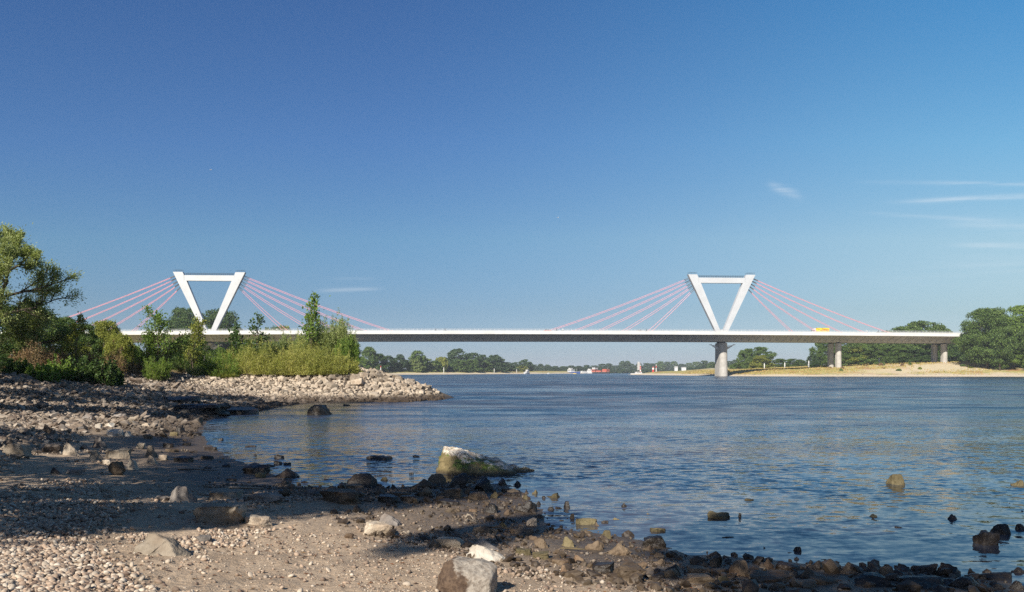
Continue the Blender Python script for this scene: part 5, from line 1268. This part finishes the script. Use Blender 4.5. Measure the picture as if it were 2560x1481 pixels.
far_rows = [(1336, 912, 22), (1351, 910, 18), (1368, 912, 18), (1387, 917, 26), (1408, 916, 26), (1428, 914, 24), (1448, 915, 26), (1466, 913, 24), (1486, 914, 26), (1506, 910, 30), (1522, 909, 24), (1540, 914, 26), (1556, 903, 18), (1568, 903, 22), (1580, 910, 18), (1598, 909, 24), (1616, 908, 22), (1632, 909, 26), (1650, 904, 24), (1668, 905, 26), (1686, 904, 20), (1704, 910, 26), (1722, 908, 26), (1742, 905, 26), (1762, 902, 26), (1780, 905, 24), (1822, 903, 26), (1838, 900, 22)]
for i, (px, top, w) in enumerate(far_rows):
    Y = 1500 + rd.uniform(-60, 200) if px < 1700 else 1300 + rd.uniform(-50, 80)
    nm = ['just right of the sloping tree', 'second right of the sloping tree', 'third right of the sloping tree', 'above the white low barge', 'right of the white low barge', 'left of the blue barge', 'above the blue barge', 'right of the blue barge', 'above the two white motor boats',
          'above the red container ship', 'right of the red container ship', 'in the dip right of the red container ship', 'high, left of the grey tower', 'highest left of the grey tower', 'touching the grey tower', 'below the grey tower', 'behind the red and white beacon', 'right of the red and white beacon', 'left of the second beacon', 'behind the second beacon',
          'right of the second beacon', 'fourth left of the right pier', 'third left of the right pier', 'second left of the right pier', 'nearest left of the right pier', 'touching the left side of the right pier', 'just right of the right pier', 'second right of the right pier'][i]
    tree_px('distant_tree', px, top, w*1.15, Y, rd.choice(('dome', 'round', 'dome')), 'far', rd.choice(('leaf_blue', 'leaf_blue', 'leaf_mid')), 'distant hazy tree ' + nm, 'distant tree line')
# undergrowth of the distant wood reads as one mass
m_far = []
wx, wf, nv = [], [], 0
for k in range(70):
    px = 1250 + k*8.2 + rd.uniform(-3, 3); Y = (1560 if px < 1700 else 1380) + rd.uniform(0, 60); x = at(px, Y); z = tz(x, Y)
    v, _ = None, None
    me = _cv[('dome', 'far', k % 3)][0]; n = len(me.vertices); co = np.zeros(n*3); me.vertices.foreach_get('co', co); co = co.reshape(-1, 3)
    w = rd.uniform(14, 22); co = co*[w, w, rd.uniform(7, 11)/1.1] + [x, Y, z-.3]; wx.append(co); wf.append(np.arange(n).reshape(-1, 4)+nv); nv += n
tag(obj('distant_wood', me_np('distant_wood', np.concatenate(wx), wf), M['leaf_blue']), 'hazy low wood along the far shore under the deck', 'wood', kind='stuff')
# right bank
forest([
 ('poplar_tree', 1868, 872, 34, 700, 'round', 'mid', 'leaf_mid', 'tall tree left in the pair behind the right pier'),
 ('poplar_tree', 1900, 868, 52, 715, 'round', 'mid', 'leaf_mid', 'broad tall tree right in the pair behind the right pier'),
 ('bank_willow', 1904, 889, 44, 640, 'dome', 'mid', 'leaf_yellow', 'yellow-green rounded bush before the tall pair'),
 ('bank_willow', 1948, 897, 38, 660, 'dome', 'mid', 'leaf_mid', 'low tree left in the hedge right of the yellow-green bush'),
 ('bank_willow', 1980, 897, 34, 670, 'dome', 'mid', 'leaf_mid', 'low tree right in the hedge right of the yellow-green bush'),
 ('bank_willow', 2000, 899, 24, 680, 'dome', 'mid', 'leaf_mid', 'small tree at the end of the hedge'),
 ('bank_willow', 1850, 908, 34, 720, 'low', 'far', 'leaf_mid', 'low bush at the foot of the tall pair'),
 ('bank_willow', 2032, 888, 28, 585, 'round', 'mid', 'leaf_blue', 'small dark tree standing alone left of the twin columns'),
 ('bank_willow', 2040, 905, 22, 560, 'dome', 'mid', 'leaf_dark', 'dark bush at the foot of the lone small tree'),
 ('poplar_tree', 1795, 908, 20, 900, 'dome', 'far', 'leaf_blue', 'tree showing behind the right pier base'),
], 'trees behind the right pier')
fr = []
for i, (px, top, w, Y, mt) in enumerate([(2068, 845, 40, 590, 'leaf_mid'), (2110, 850, 56, 585, 'leaf_mid'), (2150, 842, 60, 590, 'leaf_mid'), (2190, 836, 60, 600, 'leaf_mid'), (2225, 828, 64, 600, 'leaf_mid'), (2262, 818, 60, 600, 'leaf_mid'), (2303, 804, 76, 600, 'leaf_mid'),
        (2345, 814, 50, 610, 'leaf_mid'), (2372, 824, 30, 600, 'leaf_mid'), (2395, 850, 50, 590, 'leaf_dark'), (2425, 848, 60, 590, 'leaf_dark')]):
    lab = ['tree at the left edge of the wood behind the twin columns', 'second tree of the wood right of the twin columns', 'third tree of the wood right of the twin columns', 'tree of the wood below the far right stays', 'tree whose top just clears the deck',
           'tree topping the deck left of the highest crown', 'highest crown above the deck, left of the big right-hand trees', 'sloping crown right of the highest crown', 'small round crown alone above the deck end', 'dark tree behind the second pair of columns', 'dark tree between the columns and the big right-hand trees'][i]
    fr.append(('wood_tree', px, top, w*1.2, Y, 'round', 'mid', mt, lab))
forest(fr, 'trees of the wood behind the right end of the bridge')
fr = []
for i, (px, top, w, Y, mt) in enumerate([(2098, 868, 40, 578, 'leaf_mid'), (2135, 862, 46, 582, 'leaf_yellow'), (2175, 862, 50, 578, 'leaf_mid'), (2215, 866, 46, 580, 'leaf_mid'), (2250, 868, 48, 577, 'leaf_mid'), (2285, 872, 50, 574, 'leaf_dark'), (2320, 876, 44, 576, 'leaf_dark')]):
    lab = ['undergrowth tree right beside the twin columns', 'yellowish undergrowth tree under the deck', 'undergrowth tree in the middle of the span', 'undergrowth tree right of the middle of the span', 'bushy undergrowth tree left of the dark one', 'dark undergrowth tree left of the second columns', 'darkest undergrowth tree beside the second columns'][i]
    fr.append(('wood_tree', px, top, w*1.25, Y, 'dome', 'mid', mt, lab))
forest(fr, 'undergrowth trees under the right end of the deck')
for i, (px, top, w, Y, st, mt, lab) in enumerate([(2468, 772, 104, 484, 'stand', 'leaf_mid', 'big leafy tree at the end of the deck with visible trunk'), (2500, 790, 90, 478, 'stand', 'leaf_mid', 'big leafy tree with forked trunk right of the deck-end tree'),
        (2562, 764, 120, 486, 'stand', 'leaf_bright', 'tallest tree at the right frame edge'), (2436, 806, 50, 490, 'stand', 'leaf_mid', 'narrow tree overlapping the deck end'), (2535, 850, 90, 474, 'dome', 'leaf_bright', 'low leafy tree below the tallest right-edge tree'), (2610, 780, 120, 500, 'stand', 'leaf_mid', 'tree just beyond the right frame edge')]):
    tree_px('bank_tree', px, top, w*1.15, Y, st, 'near', mt, lab, 'big trees on the right bank')
    if st == 'stand':
        pass
# bank bushes and weeds on the right slope
def small_plants():
    g_ = np.random.default_rng(3); spots = []
    for i in range(26):
        px = g_.uniform(2060, 2560); Y = g_.uniform(484, 520); spots.append((px, Y))
    for i, (px, Y) in enumerate(spots):
        e = tree_at('weed_clump', at(px, Y), Y, g_.uniform(.6, 1.7), g_.uniform(1.2, 3.0), 'low', 'far', ('leaf_mid', 'leaf_yellow', 'leaf_dry')[i % 3], 'weed clump on the dry grass slope of the right bank', 'weed clumps on the right bank slope', cat='weeds', trunk=False, fol='foliage')
        e['label'] = ('green', 'yellowish', 'reddish dry')[i % 3] + ' weed clump on the dry slope of the right bank'
        e['group'] = ('green', 'yellowish', 'reddish')[i % 3] + ' weed clumps on the right bank slope'
small_plants()
# dry grass carpet on the right bank
g_ = np.random.default_rng(8); n = 60000; X = g_.uniform(95, 330, n); Y = g_.uniform(455, 640, n); dB = sdist(LAND_B, X, Y)
pat = fbm(X*.05, Y*.10, oct=3, seed=14) + .35*sstep(240, 150, X)
k = (dB > 9) & (g_.random(n) < sstep(-.1, .35, pat)*.9); X, Y = X[k], Y[k]; Z = terrain(X, Y); n = len(X)
hg = g_.uniform(.2, .75, n); V, Q = leaf_quads(np.stack([X, Y, Z + hg*.4], 1), np.stack([g_.normal(0, .3, n), g_.normal(0, .3, n), np.ones(n)], 1), g_.normal(0, 1, (n, 3)), hg, hg*.9)
M['dry_grass'] = leaf_mat('dry_grass', [(.24, .24, .06), (.42, .37, .12), (.40, .25, .10), (.58, .50, .25)], .25)
tag(obj('dry_grass', me_np('dry_grass', V, Q), M['dry_grass']), 'patchy dry yellow grass on the right river bank', 'grass', kind='stuff')

# ------------------------------------------------------------------ river marks, boats and far structures
def marker(px, top, base, Y, dark_top, lab):
    Y = on_land(px, Y, 6); x = at(px, Y); z = tz(x, Y) - .2; zt = EYE + (YH-top)/F*Y; e = empty('marker_post', (x, Y, z), lab, 'marker post', 'white marker posts on the banks')
    H = zt - z; r = .38
    MB().tube([(0, 0, 0), (0, 0, H*.42)], .28, 8).build('pole', M['dark' if dark_top else 'white_paint'], e)
    MB().tube([(0, 0, H*.42), (0, 0, H*.80)], r, 10).build('board', M['white_paint'], e)
    MB().tube([(0, 0, H*.80), (0, 0, H)], r*.9, 10).build('topmark', M['red' if dark_top else 'white_paint'], e)
marker(952, 915, 930, 640, True, 'white and red marker post at the point of the groyne, far bank')
marker(1109.5, 919, 928, 830, False, 'white marker post below the thin pale-topped tree')
marker(1235.5, 922, 930, 930, False, 'white marker post below the flat-topped pair')
marker(1291.5, 924, 930, 1060, False, 'white marker post left of the moored white ferry')
marker(1911, 909, 916, 600, False, 'white marker post below the yellow-green bush')
marker(1962, 907, 916, 600, False, 'white marker post in front of the hedge')
marker(2094, 900, 908, 535, False, 'white marker post just right of the twin columns')
marker(2022, 902, 912, 560, False, 'white marker post left of the lone small tree')
marker(2198, 895, 902, 530, False, 'white post with a wide board under the deck')
def boat(name, px, Y, L, Bm, Hh, hullm, lab, heading=0.0, cabins=(), mast=None, deckm='white_paint', cat='boat', cargo=()):
    x = at(px, Y); e = empty(name, (x, Y, 0), lab, cat, None, heading)
    m = MB(); st = [(-.5, .78), (-.3, 1), (.2, 1), (.38, .75), (.5, .06)]; V = []; Fc = []
    for k, (t, w) in enumerate(st):
        rise = .25*max(0, t-.15)*2*Hh
        V += [(t*L, -w*Bm/2, Hh + rise), (t*L*.97, -w*Bm*.38, -.3), (t*L*.97, w*Bm*.38, -.3), (t*L, w*Bm/2, Hh + rise)]
    for k in range(len(st)-1):
        for q in range(4): Fc.append((k*4+q, (k+1)*4+q, (k+1)*4+(q+1) % 4, k*4+(q+1) % 4))
    Fc += [(3, 2, 1, 0), tuple((len(st)-1)*4+q for q in range(4))]
    m.add(V, Fc).build('hull', M[hullm], e)
    m = MB(); zt = Hh
    m.tube([(t*L, -w*Bm/2*.98, Hh + .25*max(0, t-.15)*2*Hh + .12) for t, w in st] + [(t*L, w*Bm/2*.98, Hh + .25*max(0, t-.15)*2*Hh + .12) for t, w in reversed(st)], .09*max(1, Hh*.5), 5); m.build('bulwark', M[deckm], e)
    for (cx, l, w, z0, h, mat) in cabins:
        c = MB().prism([(-l/2, 0), (l/2, 0), (l/2*.86, h), (-l/2*.95, h)], -w/2, w/2, lambda a, b, q: (cx*L + a, q, Hh + z0 + b)).build('cabin', M[mat], e)
        for s in (-1, 1): MB().box((cx*L, s*w/2, Hh + z0 + h*.62), (l*.72, .08, h*.28)).build('window', M['glass_dark'], c)
        MB().box((cx*L + l*.47, 0, Hh + z0 + h*.66), (.12, w*.8, h*.28)).build('window', M['glass_dark'], c)
        MB().box((cx*L - l*.03, 0, Hh + z0 + h + .05), (l*1.0, w*1.08, .1)).build('roof', M['white_paint'], c)
    for (cx, l, w, z0, h, mat) in cargo: MB().box((cx*L, 0, Hh + z0 + h/2), (l, w, h)).build('container', M[mat], e)
    if mast: MB().tube([(mast[0]*L, 0, Hh), (mast[0]*L, 0, Hh + mast[1])], .12, 6).build('mast', M['white_paint'], e)
    return e
boat('motor_yacht', 1316, 1000, 10, 3.6, 1.6, 'white_paint', 'white motor yacht near the sandy shore of the far left bank', -2.2, [(-.12, 4.6, 2.8, .1, 1.7, 'white_paint'), (-.2, 3.0, 2.4, 1.8, 1.5, 'white_paint')], (-.3, 5))
boat('river_barge', 1389, 1360, 32, 7, 1.3, 'white_paint', 'long low white barge left among the distant vessels', .25, [(-.42, 4.5, 5, .1, 2.0, 'white_paint')])
boat('dinghy', 1371.5, 1000, 3.2, 1.5, .9, 'white_paint', 'tiny white dinghy in front of the long low barge', .3, [(0, .9, .8, .05, .6, 'white_paint')])
boat('river_barge', 1436, 1330, 26, 9.5, 2.4, 'blue', 'blue and white cargo barge in the middle of the distant vessels', -.9, [(-.28, 8, 7.5, .1, 4.0, 'white_paint'), (-.33, 4, 5, 4.2, 1.6, 'white_paint')], (.2, 5))
boat('work_boat', 1437, 1050, 4.5, 2, .6, 'yellow', 'small yellow boat low on the water in front of the blue barge', .1, [(-.1, 1.2, 1.2, .05, .5, 'yellow')])
boat('motor_boat', 1460, 1400, 16, 5, 2.0, 'white_paint', 'low white motor boat right of the blue barge', .35, [(-.1, 7, 4, .1, 1.8, 'white_paint')])
boat('passenger_ship', 1478, 1400, 17, 7, 2.6, 'white_paint', 'tall white passenger boat left of the red container ship', -.7, [(-.1, 9, 5.6, .1, 2.4, 'white_paint'), (-.15, 5, 4, 2.6, 2.0, 'white_paint')], (.3, 5))
boat('container_ship', 1503, 1360, 30, 10.5, 2.0, 'dark', 'distant ship with red containers and a white wheelhouse', -.75, [(-.40, 7, 8.5, .1, 4.5, 'brick_red'), (-.40, 5, 7.5, 4.6, 2.8, 'white_paint')], (.42, 6), cargo=[(.30, 8, 8, .1, 4.6, 'brick_red'), (-.08, 9, 8, .1, 2.4, 'brick_red')], cat='ship')
boat('moored_boat', 1596, 735, 13, 3.6, 1.0, 'white_paint', 'white boat moored at the sand spit left of the right pier', .15, [(0, 5.5, 2.8, .1, 1.3, 'white_paint')])
boat('speed_boat', 1240, 1000, 8, 2.2, .7, 'white_paint', 'low white speed boat along the far left shore', .1, [(0, 2, 1.6, .05, .6, 'white_paint')])
# far structures
def tower(name, px, top, Y, w, parts, lab, cat):
    x = at(px, Y); z = tz(x, Y) - .3; zt = EYE + (YH-top)/F*Y; H = zt - z; e = empty(name, (x, Y, z), lab, cat)
    for nm, z0, z1, r0, r1, mt in parts: MB().tube([(0, 0, H*z0), (0, 0, H*z1)], [r0*w, r1*w], 10).build(nm, M[mt], e)
    return e
BA = [('base', 0, .2, .5, .5, 'white_paint'), ('band', .2, .38, .46, .44, 'red'), ('shaft', .38, .55, .44, .42, 'white_paint'), ('band', .55, .70, .42, .40, 'red'), ('gallery', .70, .74, .6, .6, 'white_paint'), ('lantern', .74, .92, .34, .3, 'red'), ('cap', .92, 1.0, .34, .02, 'white_paint')]
tower('beacon_tower', 1601, 913.5, 760, 1.5, BA, 'red and white banded beacon behind the sand spit', 'beacon')
tower('beacon_tower', 1633, 917, 720, 1.9, [('base', 0, .5, .5, .45, 'red'), ('shaft', .5, .8, .45, .4, 'white_paint'), ('cap', .8, 1.0, .4, .1, 'red')], 'squat red and white beacon left of the slim mast', 'beacon')
tower('signal_mast', 1640.5, 911, 720, .8, [('pole', 0, .55, .5, .4, 'white_paint'), ('band', .55, .8, .5, .4, 'red'), ('tip', .8, 1.0, .4, .2, 'white_paint')], 'slim red and white mast beside the squat beacon', 'mast')
tower('silo_tower', 1597.5, 905, 1700, 7, [('shaft', 0, .93, .5, .48, 'concrete'), ('cap', .93, 1.0, .52, .4, 'steel_grey')], 'grey tower rising above the distant trees', 'tower')
def house(px, Y, w, d, h, lab, top):
    x = at(px, Y); z = EYE + (YH-top)/F*Y - h*1.4; e = empty('house', (x, Y, z), lab, 'house')
    MB().box((0, 0, h*.5 - 3), (w, d, h + 6)).build('wall', M['white_paint'], e)
    MB().prism([(-d*.56, h), (d*.56, h), (0, h*1.42)], -w*.53, w*.53, lambda a, b, q: (q, a, b)).build('roof', M['steel_grey'], e)
    for k in (-.28, 0, .28): MB().box((k*w, -d/2-.02, h*.55), (w*.13, .06, h*.3)).build('window', M['glass_dark'], e)
house(1690, 1230, 4.2, 4, 2.8, 'small white house among trees left of the right pier', 916)
house(1709, 1235, 6, 4, 2.0, 'long low white house just left of the right pier', 918)

# ------------------------------------------------------------------ the summer air
hz = MB().box((0, 0, 28), (24400, 24400, 68)).build('haze', None); tag(hz, kind='stuff')
hm = bpy.data.materials.new('haze'); hm.use_nodes = True; hn = hm.node_tree; hn.nodes.clear()
pv = hn.nodes.new('ShaderNodeVolumePrincipled'); ho = hn.nodes.new('ShaderNodeOutputMaterial'); hn.links.new(pv.outputs[0], ho.inputs['Volume'])
pv.inputs['Color'].default_value = (.80, .88, 1.0, 1); pv.inputs['Density'].default_value = .00012; pv.inputs['Anisotropy'].default_value = 0.0
hz.data.materials.append(hm)
